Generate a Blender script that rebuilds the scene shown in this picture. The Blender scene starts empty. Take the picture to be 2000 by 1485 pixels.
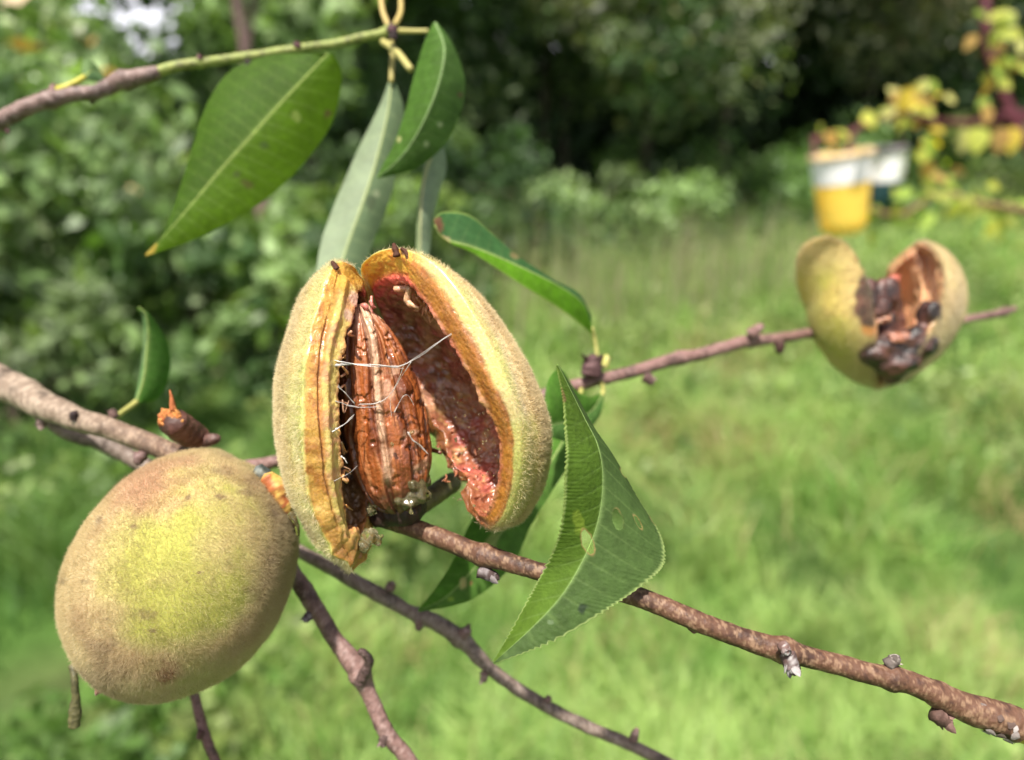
import bpy, math
import numpy as np
from mathutils import Vector, Matrix

R_ = math.radians
S = bpy.context.scene
COL = S.collection
rng = np.random.default_rng(7)

# ------------------------------------------------------------------ camera, sky, sun, exposure
FPX = 1511.0                      # focal length in pixels of the 2000 px wide photograph
PITCH = R_(17.0)
CAMZ = 1.40
cam_d = bpy.data.cameras.new("camera")
cam = bpy.data.objects.new("camera", cam_d)
COL.objects.link(cam)
cam.location = (0, 0, CAMZ)
cam.rotation_euler = (R_(90) - PITCH, 0, 0)
cam_d.sensor_width = 36.0
cam_d.lens = FPX / 2000.0 * 36.0
cam_d.clip_start = 0.005
cam_d.clip_end = 1000.0
cam_d.dof.use_dof = True
cam_d.dof.focus_distance = 0.1125
cam_d.dof.aperture_fstop = cam_d.lens / 2.2
S.camera = cam

SUN_TO = Vector((-0.15, -0.38, 0.91)).normalized()
w = bpy.data.worlds.new("World")
S.world = w
w.use_nodes = True
nt = w.node_tree
bg = nt.nodes["Background"]
sky = nt.nodes.new("ShaderNodeTexSky")
sky.sky_type = 'NISHITA'
sky.sun_disc = False
sky.sun_elevation = math.asin(SUN_TO.z)
sky.sun_rotation = math.atan2(SUN_TO.x, SUN_TO.y)
sky.air_density = 1.0
sky.dust_density = 5.0
# thin bright cloud low in the sky
tcw = nt.nodes.new("ShaderNodeTexCoord")
cn = nt.nodes.new("ShaderNodeTexNoise")
cn.inputs["Scale"].default_value = 3.0
cn.inputs["Detail"].default_value = 6.0
sxyz = nt.nodes.new("ShaderNodeSeparateXYZ")
el = nt.nodes.new("ShaderNodeMapRange")
el.inputs["From Min"].default_value = 0.15
el.inputs["From Max"].default_value = 0.36
el.inputs["To Min"].default_value = 0.45
el.inputs["To Max"].default_value = -0.1
cr = nt.nodes.new("ShaderNodeMapRange")
cr.inputs["From Min"].default_value = 0.55
cr.inputs["From Max"].default_value = 0.8
addn = nt.nodes.new("ShaderNodeMath")
addn.operation = 'ADD'
mixw = nt.nodes.new("ShaderNodeMix")
mixw.data_type = 'RGBA'
mixw.inputs["B"].default_value = (13.5, 13.3, 14.6, 1)
nt.links.new(tcw.outputs["Generated"], cn.inputs["Vector"])
nt.links.new(tcw.outputs["Generated"], sxyz.inputs[0])
nt.links.new(sxyz.outputs["Z"], el.inputs["Value"])
nt.links.new(cn.outputs["Fac"], addn.inputs[0])
nt.links.new(el.outputs[0], addn.inputs[1])
nt.links.new(addn.outputs[0], cr.inputs["Value"])
nt.links.new(cr.outputs[0], mixw.inputs["Factor"])
nt.links.new(sky.outputs[0], mixw.inputs["A"])
nt.links.new(mixw.outputs["Result"], bg.inputs[0])
bg.inputs[1].default_value = 0.05
sd = bpy.data.lights.new("sun", 'SUN')
sd.energy = 3.8
sd.angle = R_(1.5)
sd.color = (1.0, 0.955, 0.88)
so = bpy.data.objects.new("sun", sd)
COL.objects.link(so)
so.rotation_euler = SUN_TO.to_track_quat('Z', 'Y').to_euler()
so.location = (0, 0, 12)
S.view_settings.view_transform = 'Standard'
S.view_settings.look = 'None'
S.view_settings.gamma = 1.0
S.view_settings.exposure = 1.3
S.render.engine = 'CYCLES'
try:
    S.cycles.use_denoising = True
    S.cycles.max_bounces = 8
    S.cycles.transparent_max_bounces = 12
    S.cycles.caustics_reflective = False
    S.cycles.caustics_refractive = False
except Exception:
    pass

# ------------------------------------------------------------------ helpers
FW = np.array([0, math.cos(PITCH), -math.sin(PITCH)])
UP = np.array([0, math.sin(PITCH), math.cos(PITCH)])
RT = np.array([1.0, 0, 0])
CAM = np.array([0, 0, CAMZ])


def P(px, py, d):
    """pixel of the photograph + distance in cm along the view axis -> world point (m)"""
    d = np.asarray(d, float) * 0.01
    x = (np.asarray(px, float) - 1000.0) / FPX * d
    y = (742.5 - np.asarray(py, float)) / FPX * d
    return CAM + x[..., None] * RT + y[..., None] * UP + d[..., None] * FW


def PA(a):
    a = np.asarray(a, float)
    return P(a[:, 0], a[:, 1], a[:, 2])


_pr = np.random.default_rng(99)
_perm = _pr.permutation(512)
_val = _pr.random(512) * 2 - 1


def vnoise(p):
    p = np.asarray(p, float)
    i = np.floor(p).astype(np.int64)
    f = p - i
    f = f * f * (3 - 2 * f)
    out = 0
    for dx in (0, 1):
        for dy in (0, 1):
            for dz in (0, 1):
                h = _perm[(i[:, 0] + dx) & 511]
                h = _perm[(h + i[:, 1] + dy) & 511]
                h = _perm[(h + i[:, 2] + dz) & 511]
                wgt = (f[:, 0] if dx else 1 - f[:, 0]) * (f[:, 1] if dy else 1 - f[:, 1]) * (f[:, 2] if dz else 1 - f[:, 2])
                out = out + wgt * _val[h]
    return out


def fbm(p, octv=4, gain=0.5):
    p = np.asarray(p, float)
    a, s, t = 1.0, 0.0, 0.0
    for k in range(octv):
        s = s + a * vnoise(p * (2.0 ** k) + 17.3 * k)
        t += a
        a *= gain
    return s / t


def sstep(a, b, x):
    t = np.clip((x - a) / (b - a), 0, 1)
    return t * t * (3 - 2 * t)


def mixc(c, d, t):
    t = np.asarray(t)[..., None]
    return np.asarray(c) * (1 - t) + np.asarray(d) * t


def cat(pts, n, closed=False):
    """Catmull-Rom through the control rows, n samples"""
    pts = np.asarray(pts, float)
    K = len(pts)
    if closed:
        u = np.arange(n) / n * K
        i = np.floor(u).astype(int)
        g = lambda k: pts[(i + k) % K]
    else:
        u = np.linspace(0, K - 1, n)
        i = np.minimum(np.floor(u).astype(int), K - 2)
        ext = np.vstack([2 * pts[0] - pts[1], pts, 2 * pts[-1] - pts[-2]])
        g = lambda k: ext[np.clip(i + k + 1, 0, K + 1)]
    f = (u - i)[:, None]
    a, b, c, d = g(-1), g(0), g(1), g(2)
    return 0.5 * ((2 * b) + (c - a) * f + (2 * a - 5 * b + 4 * c - d) * f * f + (3 * b - a - 3 * c + d) * f ** 3)


def norm(v):
    return v / np.maximum(np.linalg.norm(v, axis=-1, keepdims=True), 1e-12)


WLOC = {}


class MB:
    """collects vertices, faces and colours and links them as ONE mesh object"""

    def __init__(self):
        self.v, self.c, self.f, self.n = [], [], [], 0

    def add(self, v, faces, col, mat=0):
        v = np.asarray(v, float).reshape(-1, 3)
        col = np.asarray(col, float)
        if col.ndim == 1:
            col = np.tile(col, (len(v), 1))
        for fa in (faces if isinstance(faces, list) else [faces]):
            fa = np.asarray(fa, np.int64)
            if len(fa):
                self.f.append((fa + self.n, mat))
        self.v.append(v)
        self.c.append(col[:, :3])
        self.n += len(v)

    def build(self, name, mats, parent=None, smooth=True):
        v = np.vstack(self.v)
        c = np.vstack(self.c)
        base = np.array(WLOC[parent.name]) if parent is not None else np.zeros(3)
        me = bpy.data.meshes.new(name)
        nl = sum(f.size for f, _ in self.f)
        nf = sum(len(f) for f, _ in self.f)
        me.vertices.add(len(v))
        me.loops.add(nl)
        me.polygons.add(nf)
        me.vertices.foreach_set("co", (v - base).astype(np.float32).ravel())
        me.loops.foreach_set("vertex_index", np.concatenate([f.ravel() for f, _ in self.f]).astype(np.int32))
        tot = np.concatenate([np.full(len(f), f.shape[1]) for f, _ in self.f])
        me.polygons.foreach_set("loop_start", np.concatenate([[0], np.cumsum(tot)[:-1]]).astype(np.int32))
        me.polygons.foreach_set("material_index", np.concatenate([np.full(len(f), m) for f, m in self.f]).astype(np.int32))
        me.polygons.foreach_set("use_smooth", np.full(nf, smooth))
        at = me.color_attributes.new("Col", 'FLOAT_COLOR', 'POINT')
        rgba = np.ones((len(v), 4), np.float32)
        rgba[:, :3] = np.clip(c, 0, 1)
        at.data.foreach_set("color", rgba.ravel())
        me.update(calc_edges=True)
        me.validate()
        for m in (mats if isinstance(mats, (list, tuple)) else [mats]):
            me.materials.append(m)
        o = bpy.data.objects.new(name, me)
        COL.objects.link(o)
        if parent is not None:
            o.parent = parent
        WLOC[o.name] = tuple(base)
        return o


def thing(name, label, cat_, loc, group=None):
    o = bpy.data.objects.new(name, None)
    o.empty_display_size = 0.02
    COL.objects.link(o)
    o.location = tuple(float(x) for x in loc)
    o["label"] = label
    o["category"] = cat_
    if group:
        o["group"] = group
    WLOC[o.name] = tuple(float(x) for x in loc)
    return o


def tag(o, label=None, cat_=None, group=None, kind=None):
    for k, x in (("label", label), ("category", cat_), ("group", group), ("kind", kind)):
        if x:
            o[k] = x
    return o


def grid_faces(nu, nv, wrap_v=False):
    """nu rows of nv verts"""
    i = np.arange(nu - 1)[:, None]
    j = np.arange(nv if wrap_v else nv - 1)[None, :]
    j2 = (j + 1) % nv
    return np.stack([i * nv + j, i * nv + j2, (i + 1) * nv + j2, (i + 1) * nv + j], -1).reshape(-1, 4)


def frames(c):
    t = norm(np.gradient(c, axis=0))
    n = np.zeros_like(c)
    a = np.array([0, 0, 1.0]) if abs(t[0, 2]) < 0.9 else np.array([1.0, 0, 0])
    n[0] = norm(np.cross(t[0], a))
    for k in range(1, len(c)):
        m = n[k - 1] - t[k] * np.dot(n[k - 1], t[k])
        n[k] = norm(m)
    return t, n, np.cross(t, n)


def tube_geo(c, r, seg=12, disp=None):
    t, n, b = frames(c)
    a = np.arange(seg) / seg * 2 * np.pi
    rr = np.tile(np.asarray(r)[:, None], (1, seg))
    dirs = n[:, None, :] * np.cos(a)[None, :, None] + b[:, None, :] * np.sin(a)[None, :, None]
    if disp is not None:
        q = (c[:, None, :] + dirs * rr[..., None]).reshape(-1, 3)
        rr = rr * (1 + disp(q).reshape(rr.shape))
    v = c[:, None, :] + dirs * rr[..., None]
    nv = len(c)
    v = v.reshape(-1, 3)
    f = grid_faces(nv, seg, True)
    v = np.vstack([v, c[0] - t[0] * r[0] * 0.4, c[-1] + t[-1] * r[-1] * 0.6])
    k = np.arange(seg)
    k2 = (k + 1) % seg
    caps = np.vstack([np.stack([np.full(seg, nv * seg), k2, k], -1),
                      np.stack([np.full(seg, nv * seg + 1), (nv - 1) * seg + k, (nv - 1) * seg + k2], -1)])
    return v, [f, caps]


# ------------------------------------------------------------------ materials
def vmat(name, rough=0.6, spec=0.5, sheen=0.0, trans=0.0, tint=(1, 1, 1), bump=0.0, bscale=1000.0, var=0.0,
         vscale=800.0, sss=0.0, coat=0.0, sssr=0.002, detail=6.0):
    m = bpy.data.materials.new(name)
    m.use_nodes = True
    t = m.node_tree
    N, L = t.nodes, t.links
    bs = N["Principled BSDF"]
    out = N["Material Output"]
    at = N.new("ShaderNodeAttribute")
    at.attribute_name = "Col"
    colr = at.outputs["Color"]
    tc = N.new("ShaderNodeTexCoord")
    if var > 0:
        nz = N.new("ShaderNodeTexNoise")
        nz.inputs["Scale"].default_value = vscale
        nz.inputs["Detail"].default_value = detail
        nz.inputs["Roughness"].default_value = 0.65
        L.new(tc.outputs["Object"], nz.inputs["Vector"])
        mr = N.new("ShaderNodeMapRange")
        mr.inputs["From Min"].default_value = 0.3
        mr.inputs["From Max"].default_value = 0.7
        mr.inputs["To Min"].default_value = 1 - var
        mr.inputs["To Max"].default_value = 1 + var
        L.new(nz.outputs["Fac"], mr.inputs["Value"])
        vm = N.new("ShaderNodeVectorMath")
        vm.operation = 'MULTIPLY'
        L.new(colr, vm.inputs[0])
        L.new(mr.outputs[0], vm.inputs[1])
        colr = vm.outputs[0]
    L.new(colr, bs.inputs["Base Color"])
    bs.inputs["Roughness"].default_value = rough
    bs.inputs["Specular IOR Level"].default_value = spec
    bs.inputs["Sheen Weight"].default_value = sheen
    bs.inputs["Sheen Roughness"].default_value = 0.4
    bs.inputs["Coat Weight"].default_value = coat
    bs.inputs["Coat Roughness"].default_value = 0.08
    if sss:
        bs.inputs["Subsurface Weight"].default_value = sss
        bs.inputs["Subsurface Radius"].default_value = (1.0, 0.5, 0.2)
        bs.inputs["Subsurface Scale"].default_value = sssr
    if bump > 0:
        nb = N.new("ShaderNodeTexNoise")
        nb.inputs["Scale"].default_value = bscale
        nb.inputs["Detail"].default_value = 5.0
        L.new(tc.outputs["Object"], nb.inputs["Vector"])
        bp = N.new("ShaderNodeBump")
        bp.inputs["Strength"].default_value = bump
        bp.inputs["Distance"].default_value = 0.6 / bscale
        L.new(nb.outputs["Fac"], bp.inputs["Height"])
        L.new(bp.outputs[0], bs.inputs["Normal"])
    if trans > 0:
        tr = N.new("ShaderNodeBsdfTranslucent")
        vm2 = N.new("ShaderNodeVectorMath")
        vm2.operation = 'MULTIPLY'
        vm2.inputs[1].default_value = tint
        L.new(colr, vm2.inputs[0])
        L.new(vm2.outputs[0], tr.inputs["Color"])
        mx = N.new("ShaderNodeMixShader")
        mx.inputs[0].default_value = trans
        L.new(bs.outputs[0], mx.inputs[1])
        L.new(tr.outputs[0], mx.inputs[2])
        L.new(mx.outputs[0], out.inputs["Surface"])
    return m


M_skin = vmat("peach_skin", rough=0.75, spec=0.25, sheen=0.25, bump=0.35, bscale=2600, var=0.12, vscale=1500, sss=0.15)
M_fuzz = vmat("peach_fuzz", rough=0.6, spec=0.2, trans=0.55, tint=(1, 1, 1))
M_flesh = vmat("peach_flesh", rough=0.36, spec=0.5, bump=0.5, bscale=1800, var=0.18, vscale=1600, sss=0.3, coat=0.3)
M_cav = vmat("peach_hollow", rough=0.27, spec=0.5, bump=0.6, bscale=1200, var=0.3, vscale=1000, sss=0.2, coat=0.5)
M_stone = vmat("peach_stone", rough=0.42, spec=0.5, bump=0.6, bscale=1500, var=0.28, vscale=1000, sss=0.08, coat=0.3)
M_bark = vmat("bark", rough=0.55, spec=0.35, bump=0.5, bscale=1400, var=0.16, vscale=1100)
M_budm = vmat("bud_scale", rough=0.7, spec=0.2, bump=0.5, bscale=2500, var=0.2, vscale=2000)
M_leaf = vmat("peach_leaf", rough=0.56, spec=0.12, trans=0.46, tint=(1.85, 1.85, 0.35), bump=0.45, bscale=1500, var=0.17, vscale=700)
M_leafu = vmat("peach_leaf_underside", rough=0.6, spec=0.3, trans=0.3, tint=(1.2, 1.3, 0.6), bump=0.2, bscale=1200, var=0.08, vscale=500)
M_petiole = vmat("petiole", rough=0.5, spec=0.4, trans=0.15, tint=(1.2, 1.2, 0.6))
M_rot = vmat("black_gum", rough=0.42, spec=0.5, bump=0.7, bscale=700, var=0.3, vscale=500, coat=0.12)
_t = M_rot.node_tree
_nz = _t.nodes.new("ShaderNodeTexNoise")
_nz.inputs["Scale"].default_value = 260
_nz.inputs["Detail"].default_value = 5
_cr = _t.nodes.new("ShaderNodeValToRGB")
_cr.color_ramp.elements[0].position = 0.42
_cr.color_ramp.elements[0].color = (0.016, 0.010, 0.009, 1)
_cr.color_ramp.elements[1].position = 0.72
_cr.color_ramp.elements[1].color = (0.13, 0.05, 0.035, 1)
_tc = _t.nodes.new("ShaderNodeTexCoord")
_t.links.new(_tc.outputs["Object"], _nz.inputs["Vector"])
_t.links.new(_nz.outputs["Fac"], _cr.inputs[0])
_t.links.new(_cr.outputs[0], _t.nodes["Principled BSDF"].inputs["Base Color"])
M_fol = vmat("foliage", rough=0.5, spec=0.45, trans=0.35, tint=(1.4, 1.6, 0.5))
M_folg = vmat("glossy_foliage", rough=0.4, spec=0.6, trans=0.3, tint=(1.4, 1.6, 0.5))
M_grass = vmat("grass_blade", rough=0.5, spec=0.4, trans=0.4, tint=(1.25, 1.35, 0.8))
M_trunk = vmat("trunk_bark", rough=0.85, spec=0.2, bump=0.8, bscale=40, var=0.3, vscale=25)
M_ground = vmat("meadow_ground", rough=0.9, spec=0.1, bump=0.6, bscale=12, var=0.35, vscale=5)
M_plastic = vmat("cup_plastic", rough=0.3, spec=0.5, trans=0.3, tint=(1.1, 1.0, 0.7))
M_label = vmat("paper_label", rough=0.6, spec=0.3)
M_tie = vmat("burgundy_stem", rough=0.6, spec=0.3, var=0.15, vscale=60)

M_resin = bpy.data.materials.new("clear_resin")
M_resin.use_nodes = True
_b = M_resin.node_tree.nodes["Principled BSDF"]
_b.inputs["Base Color"].default_value = (1.0, 0.97, 0.92, 1)
_b.inputs["Roughness"].default_value = 0.22
_b.inputs["Transmission Weight"].default_value = 0.65
_b.inputs["IOR"].default_value = 1.45

M_amber = bpy.data.materials.new("amber_resin")
M_amber.use_nodes = True
_b = M_amber.node_tree.nodes["Principled BSDF"]
_b.inputs["Base Color"].default_value = (0.70, 0.60, 0.30, 1)
_b.inputs["Roughness"].default_value = 0.06
_b.inputs["Transmission Weight"].default_value = 0.9
_b.inputs["IOR"].default_value = 1.42

# ------------------------------------------------------------------ setting: ground, grass
exec_order = []


def build_ground():
    n = 140
    gx = np.sign(np.linspace(-1, 1, n)) * np.abs(np.linspace(-1, 1, n)) ** 2.2 * 300
    gy = np.concatenate([np.linspace(-60, 0, 20), (np.linspace(0.02, 1, n) ** 2.2) * 420])
    X, Y = np.meshgrid(gx, gy)
    v = np.stack([X, Y, np.zeros_like(X)], -1).reshape(-1, 3)
    v[:, 2] = 0.05 * fbm(v * 0.35, 3) * sstep(0, 3, np.abs(v[:, 1]))
    c = mixc((0.055, 0.11, 0.022), (0.065, 0.08, 0.028), sstep(0.0, 0.5, fbm(v * 1.7 + 5, 4)))
    m = MB()
    m.add(v, grid_faces(len(gy), n), c)
    tag(m.build("ground", M_ground), kind="structure")


def blades(x, y, h, w_, col, lean, mb, z0=None):
    n = len(x)
    a = rng.random(n) * 2 * np.pi
    side = np.stack([np.cos(a), np.sin(a), np.zeros(n)], -1)
    la = rng.random(n) * 2 * np.pi
    ld = np.stack([np.cos(la), np.sin(la), np.zeros(n)], -1) * (lean * h * (0.3 + rng.random(n)))[:, None]
    b = np.stack([x, y, np.zeros(n) if z0 is None else z0], -1)
    up = np.array([0, 0, 1.0])
    mid = b + up * (h * 0.55)[:, None] + ld * 0.35
    tip = b + up * (h * (1 - 0.3 * lean))[:, None] + ld
    v = np.stack([b - side * w_[:, None] / 2, b + side * w_[:, None] / 2,
                  mid + side * w_[:, None] * 0.42, mid - side * w_[:, None] * 0.42, tip], 1).reshape(-1, 3)
    i = np.arange(n)[:, None] * 5
    mb.add(v, [i + np.array([[0, 1, 2, 3]]), i + np.array([[3, 2, 4]])], np.repeat(col, 5, axis=0))


def meadow_edge(x):
    """distance (m) at which the meadow meets the bushes"""
    return np.interp(x / 1.0, [-6, -2.2, -1.0, 0.2, 2.5, 5, 12], [2.6, 3.2, 4.6, 7.4, 11.0, 14.5, 17])


def build_grass():
    mb = MB()
    for (y0, y1, n, hs, ws) in ((0.9, 2.2, 42000, 0.15, 0.0045), (2.2, 4.5, 60000, 0.2, 0.007), (4.5, 9, 52000, 0.27, 0.013),
                                (9, 19, 34000, 0.36, 0.03)):
        u = rng.random(n)
        y = y0 + (y1 - y0) * u
        x = (rng.random(n) * 2 - 1) * (0.78 * y + 0.5)
        q = np.stack([x, y, np.zeros(n)], -1)
        clump = fbm(q * np.array([3.2, 1.6, 1]), 3)
        big = fbm(q * 0.7 + 40, 3)
        keep = (rng.random(n) < 0.5 + 1.1 * clump + 0.4 * big) & (y < np.vectorize(lambda a: a)(meadow_edge(x)) + 0.8 * rng.random(n))
        x, y, q, clump, big = x[keep], y[keep], q[keep], clump[keep], big[keep]
        n2 = len(x)
        h = hs * (0.5 + 0.9 * rng.random(n2)) * (1 + 0.9 * clump)
        fine = fbm(q * 9 + 3, 2)
        g1 = np.array((0.17, 0.31, 0.062))
        g2 = np.array((0.36, 0.49, 0.15))
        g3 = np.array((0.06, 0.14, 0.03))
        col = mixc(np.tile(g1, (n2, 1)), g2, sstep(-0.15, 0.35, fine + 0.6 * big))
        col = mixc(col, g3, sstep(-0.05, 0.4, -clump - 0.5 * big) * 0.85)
        dry = (rng.random(n2) < 0.05 + 0.25 * sstep(0.1, 0.5, fbm(q * 1.3 + 90, 2)))
        dry &= x > -0.5
        for (bx, by, br, dens) in ((0.62, 3.3, 0.34, 0.75), (0.95, 3.15, 0.25, 0.6), (1.35, 4.4, 0.4, 0.6), (1.9, 2.6, 0.3, 0.45), (0.35, 2.0, 0.22, 0.4), (2.4, 3.6, 0.4, 0.4), (1.2, 1.75, 0.2, 0.4)):
            qd = np.hypot((x - bx), (y - by) * 0.7) / br + 0.5 * fine
            dry |= (rng.random(n2) < dens * (1 - sstep(0.4, 1.0, qd)))
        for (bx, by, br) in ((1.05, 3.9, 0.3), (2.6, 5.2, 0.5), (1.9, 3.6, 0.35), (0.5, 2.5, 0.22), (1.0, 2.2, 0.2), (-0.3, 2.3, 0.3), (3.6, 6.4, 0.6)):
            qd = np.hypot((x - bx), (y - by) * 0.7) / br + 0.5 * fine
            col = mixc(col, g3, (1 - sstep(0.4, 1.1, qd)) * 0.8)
        col = mixc(col, g3, sstep(-0.5, -1.3, x) * 0.6)  # trees' shade at the left, put into the blade colour
        col[dry] = np.array((0.40, 0.34, 0.16)) * (0.7 + 0.5 * rng.random((dry.sum(), 1)))
        col *= (0.75 + 0.5 * rng.random((n2, 1)))
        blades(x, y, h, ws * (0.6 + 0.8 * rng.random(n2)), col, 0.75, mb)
    tag(mb.build("meadow_grass", M_grass, smooth=False), "bright green meadow grass with straw blades", "grass", kind="stuff")
    # broad-leaved weeds scattered through the meadow
    g = np.random.default_rng(71)
    n = 1500
    y = 1.3 + 14 * g.random(n) ** 1.4
    x = (g.random(n) * 2 - 1) * (0.76 * y + 0.3)
    q = np.stack([x, y, np.zeros(n)], -1)
    keep = (y < meadow_edge(x) + 0.4) & (fbm(q * 0.9 + 11, 3) > -0.05)
    x, y = x[keep], y[keep]
    rad = (0.06 + 0.016 * y) * np.where(y > 5.5, 1.7, 1.0) * (0.6 + 0.9 * g.random(len(x)))
    cent = np.stack([x, y, rad * 0.8 + 0.05], -1)
    pal = np.array([(0.13, 0.23, 0.05), (0.09, 0.17, 0.035), (0.20, 0.28, 0.08), (0.27, 0.34, 0.13), (0.17, 0.22, 0.06), (0.32, 0.40, 0.15)])
    mb = MB()
    cols = pal[g.integers(0, len(pal), len(x))]
    leaf_cloud(cent, rad, 26000, 0.055, cols, mb, 72, squash=0.9, droop=-0.3)
    tag(mb.build("meadow_weeds", M_grass, smooth=False), "leafy weeds mixed into the meadow grass", "weeds", kind="stuff")
    # tall pale seed stalks standing in the meadow
    mb = MB()
    n = 560
    cx = np.array([0.55, 0.72, 1.3, 1.45, 1.9, 2.3, 0.3, -0.2])
    cy = np.array([5.2, 5.8, 5.6, 6.2, 6.4, 6.8, 6.3, 5.6])
    k = rng.integers(0, len(cx), n)
    x = cx[k] + rng.normal(0, 0.2, n)
    y = cy[k] + rng.normal(0, 0.45, n)
    col = np.array((0.36, 0.33, 0.2)) * (0.6 + 0.6 * rng.random((n, 1)))
    gsel = rng.random(n) < 0.35
    col[gsel] = np.array((0.2, 0.28, 0.09))
    blades(x, y, 0.6 + 0.5 * rng.random(n), 0.008 + 0.012 * rng.random(n), col, 0.18, mb)
    tag(mb.build("tall_stalks", M_grass, smooth=False), "pale dry seed stalks standing tall in the green meadow", "grass", kind="stuff")


# ------------------------------------------------------------------ setting: trees and bushes
def leaf_cloud(cent, rad, n, size, cols, mb, seed, squash=0.8, droop=0.25, aspect=0.45):
    """n leaf-shaped faces scattered through clumps"""
    g = np.random.default_rng(seed)
    k = g.integers(0, len(cent), n)
    d = norm(g.normal(size=(n, 3))) * (g.random(n) ** 0.45)[:, None]
    d[:, 2] *= squash
    p = cent[k] + d * rad[k][:, None]
    ax = norm(g.normal(size=(n, 3)) + np.array([0, 0, -droop]))
    nr = norm(g.normal(size=(n, 3)) * 0.75 + np.array([0, -0.25, 0.8]))
    sd_ = norm(np.cross(ax, nr))
    s = size * (0.55 + 0.9 * g.random(n))[:, None]
    wd = s * aspect * (0.8 + 0.4 * g.random((n, 1)))
    v = np.stack([p - ax * s * 0.5, p + sd_ * wd * 0.5 - ax * s * 0.08, p + ax * s * 0.5, p - sd_ * wd * 0.5 - ax * s * 0.08], 1)
    cc = cols[k] if cols.ndim == 2 and len(cols) == len(cent) else cols[g.integers(0, len(cols), n)]
    cc = cc * (0.65 + 0.7 * g.random((n, 1)))
    i = np.arange(n)[:, None] * 4
    mb.add(v.reshape(-1, 3), i + np.array([[0, 1, 2, 3]]), np.repeat(cc, 4, axis=0))


def tree(name, label, catg, x, y, h, rad, base_z, ncl, nleaf, lsize, pal, seed, trunk_r=0.12, group=None, mat=None,
         lean=(0, 0), accents=None, clump_r=0.36, ragged=False, tcol=(0.10, 0.075, 0.055)):
    g = np.random.default_rng(seed)
    t = thing(name, label, catg, (x, y, 0), group)
    cent = np.zeros((ncl, 3))
    d = norm(g.normal(size=(ncl, 3))) * (g.random(ncl) ** 0.4)[:, None]
    cz = (h + base_z) / 2
    cent[:, 0] = x + lean[0] * 0.6 + d[:, 0] * rad * 0.85
    cent[:, 1] = y + lean[1] * 0.6 + d[:, 1] * rad * 0.85
    cent[:, 2] = np.maximum(cz + d[:, 2] * (h - base_z) / 2 * 0.92, 0.12)
    rr = rad * clump_r * (0.6 + 0.8 * g.random(ncl))
    if ragged:      # a thicket: uneven top, sprays poking out
        cent[:, 0] = x + g.uniform(-1.25, 1.25, ncl) * rad
        topz = h * (0.55 + 0.55 * g.random(ncl))
        cent[:, 2] = topz * g.random(ncl) ** 0.7
        rr *= 0.85
    pal = np.asarray(pal, float)
    cols = pal[g.integers(0, len(pal), ncl)]
    mb = MB()
    leaf_cloud(cent, rr, nleaf, lsize, cols, mb, seed + 1)
    if accents is not None:
        for (cc, num) in accents:
            leaf_cloud(cent, rr, num, lsize, np.asarray([cc]), mb, seed + 2)
    mb.build("crown", mat or M_fol, t, smooth=False)
    tb = MB()
    top = np.array([x + lean[0], y + lean[1], base_z + (h - base_z) * 0.75])
    c = cat([[x, y, -0.05], [x + lean[0] * 0.3 + g.normal() * 0.05, y + lean[1] * 0.3, top[2] * 0.4],
             [x + lean[0] * 0.7, y + lean[1] * 0.7 + g.normal() * 0.05, top[2] * 0.75], top], 24)
    r = np.linspace(trunk_r, trunk_r * 0.25, 24)
    r[:3] *= np.array([1.5, 1.25, 1.1])
    v, f = tube_geo(c, r, 10, lambda q: 0.12 * fbm(q * 9, 2))
    tb.add(v, f, mixc(np.tile(tcol, (len(v), 1)), np.asarray(tcol) * 1.9, sstep(0, 0.5, fbm(v * 8, 3))))
    for k in range(min(9, ncl)):
        s0 = c[g.integers(8, 22)]
        e = cent[g.integers(0, ncl)]
        cl = cat([s0, (s0 + e) / 2 + np.array([0, 0, 0.1 * rad]), e], 10)
        v, f = tube_geo(cl, np.linspace(trunk_r * 0.45, trunk_r * 0.1, 10), 6)
        tb.add(v, f, np.asarray(tcol))
    tb.build("trunk", M_trunk, t)
    return t


DK = [(0.030, 0.062, 0.018), (0.042, 0.085, 0.025), (0.055, 0.10, 0.028), (0.034, 0.07, 0.028)]
MD = [(0.07, 0.13, 0.035), (0.11, 0.175, 0.06), (0.05, 0.10, 0.03), (0.13, 0.18, 0.075)]
LT = [(0.25, 0.36, 0.14), (0.32, 0.42, 0.20), (0.18, 0.27, 0.10), (0.38, 0.45, 0.25), (0.10, 0.16, 0.055)]
YG = [(0.13, 0.20, 0.03), (0.10, 0.17, 0.03), (0.17, 0.22, 0.05)]
GY = [(0.15, 0.17, 0.09), (0.12, 0.14, 0.06), (0.18, 0.17, 0.10)]


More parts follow.
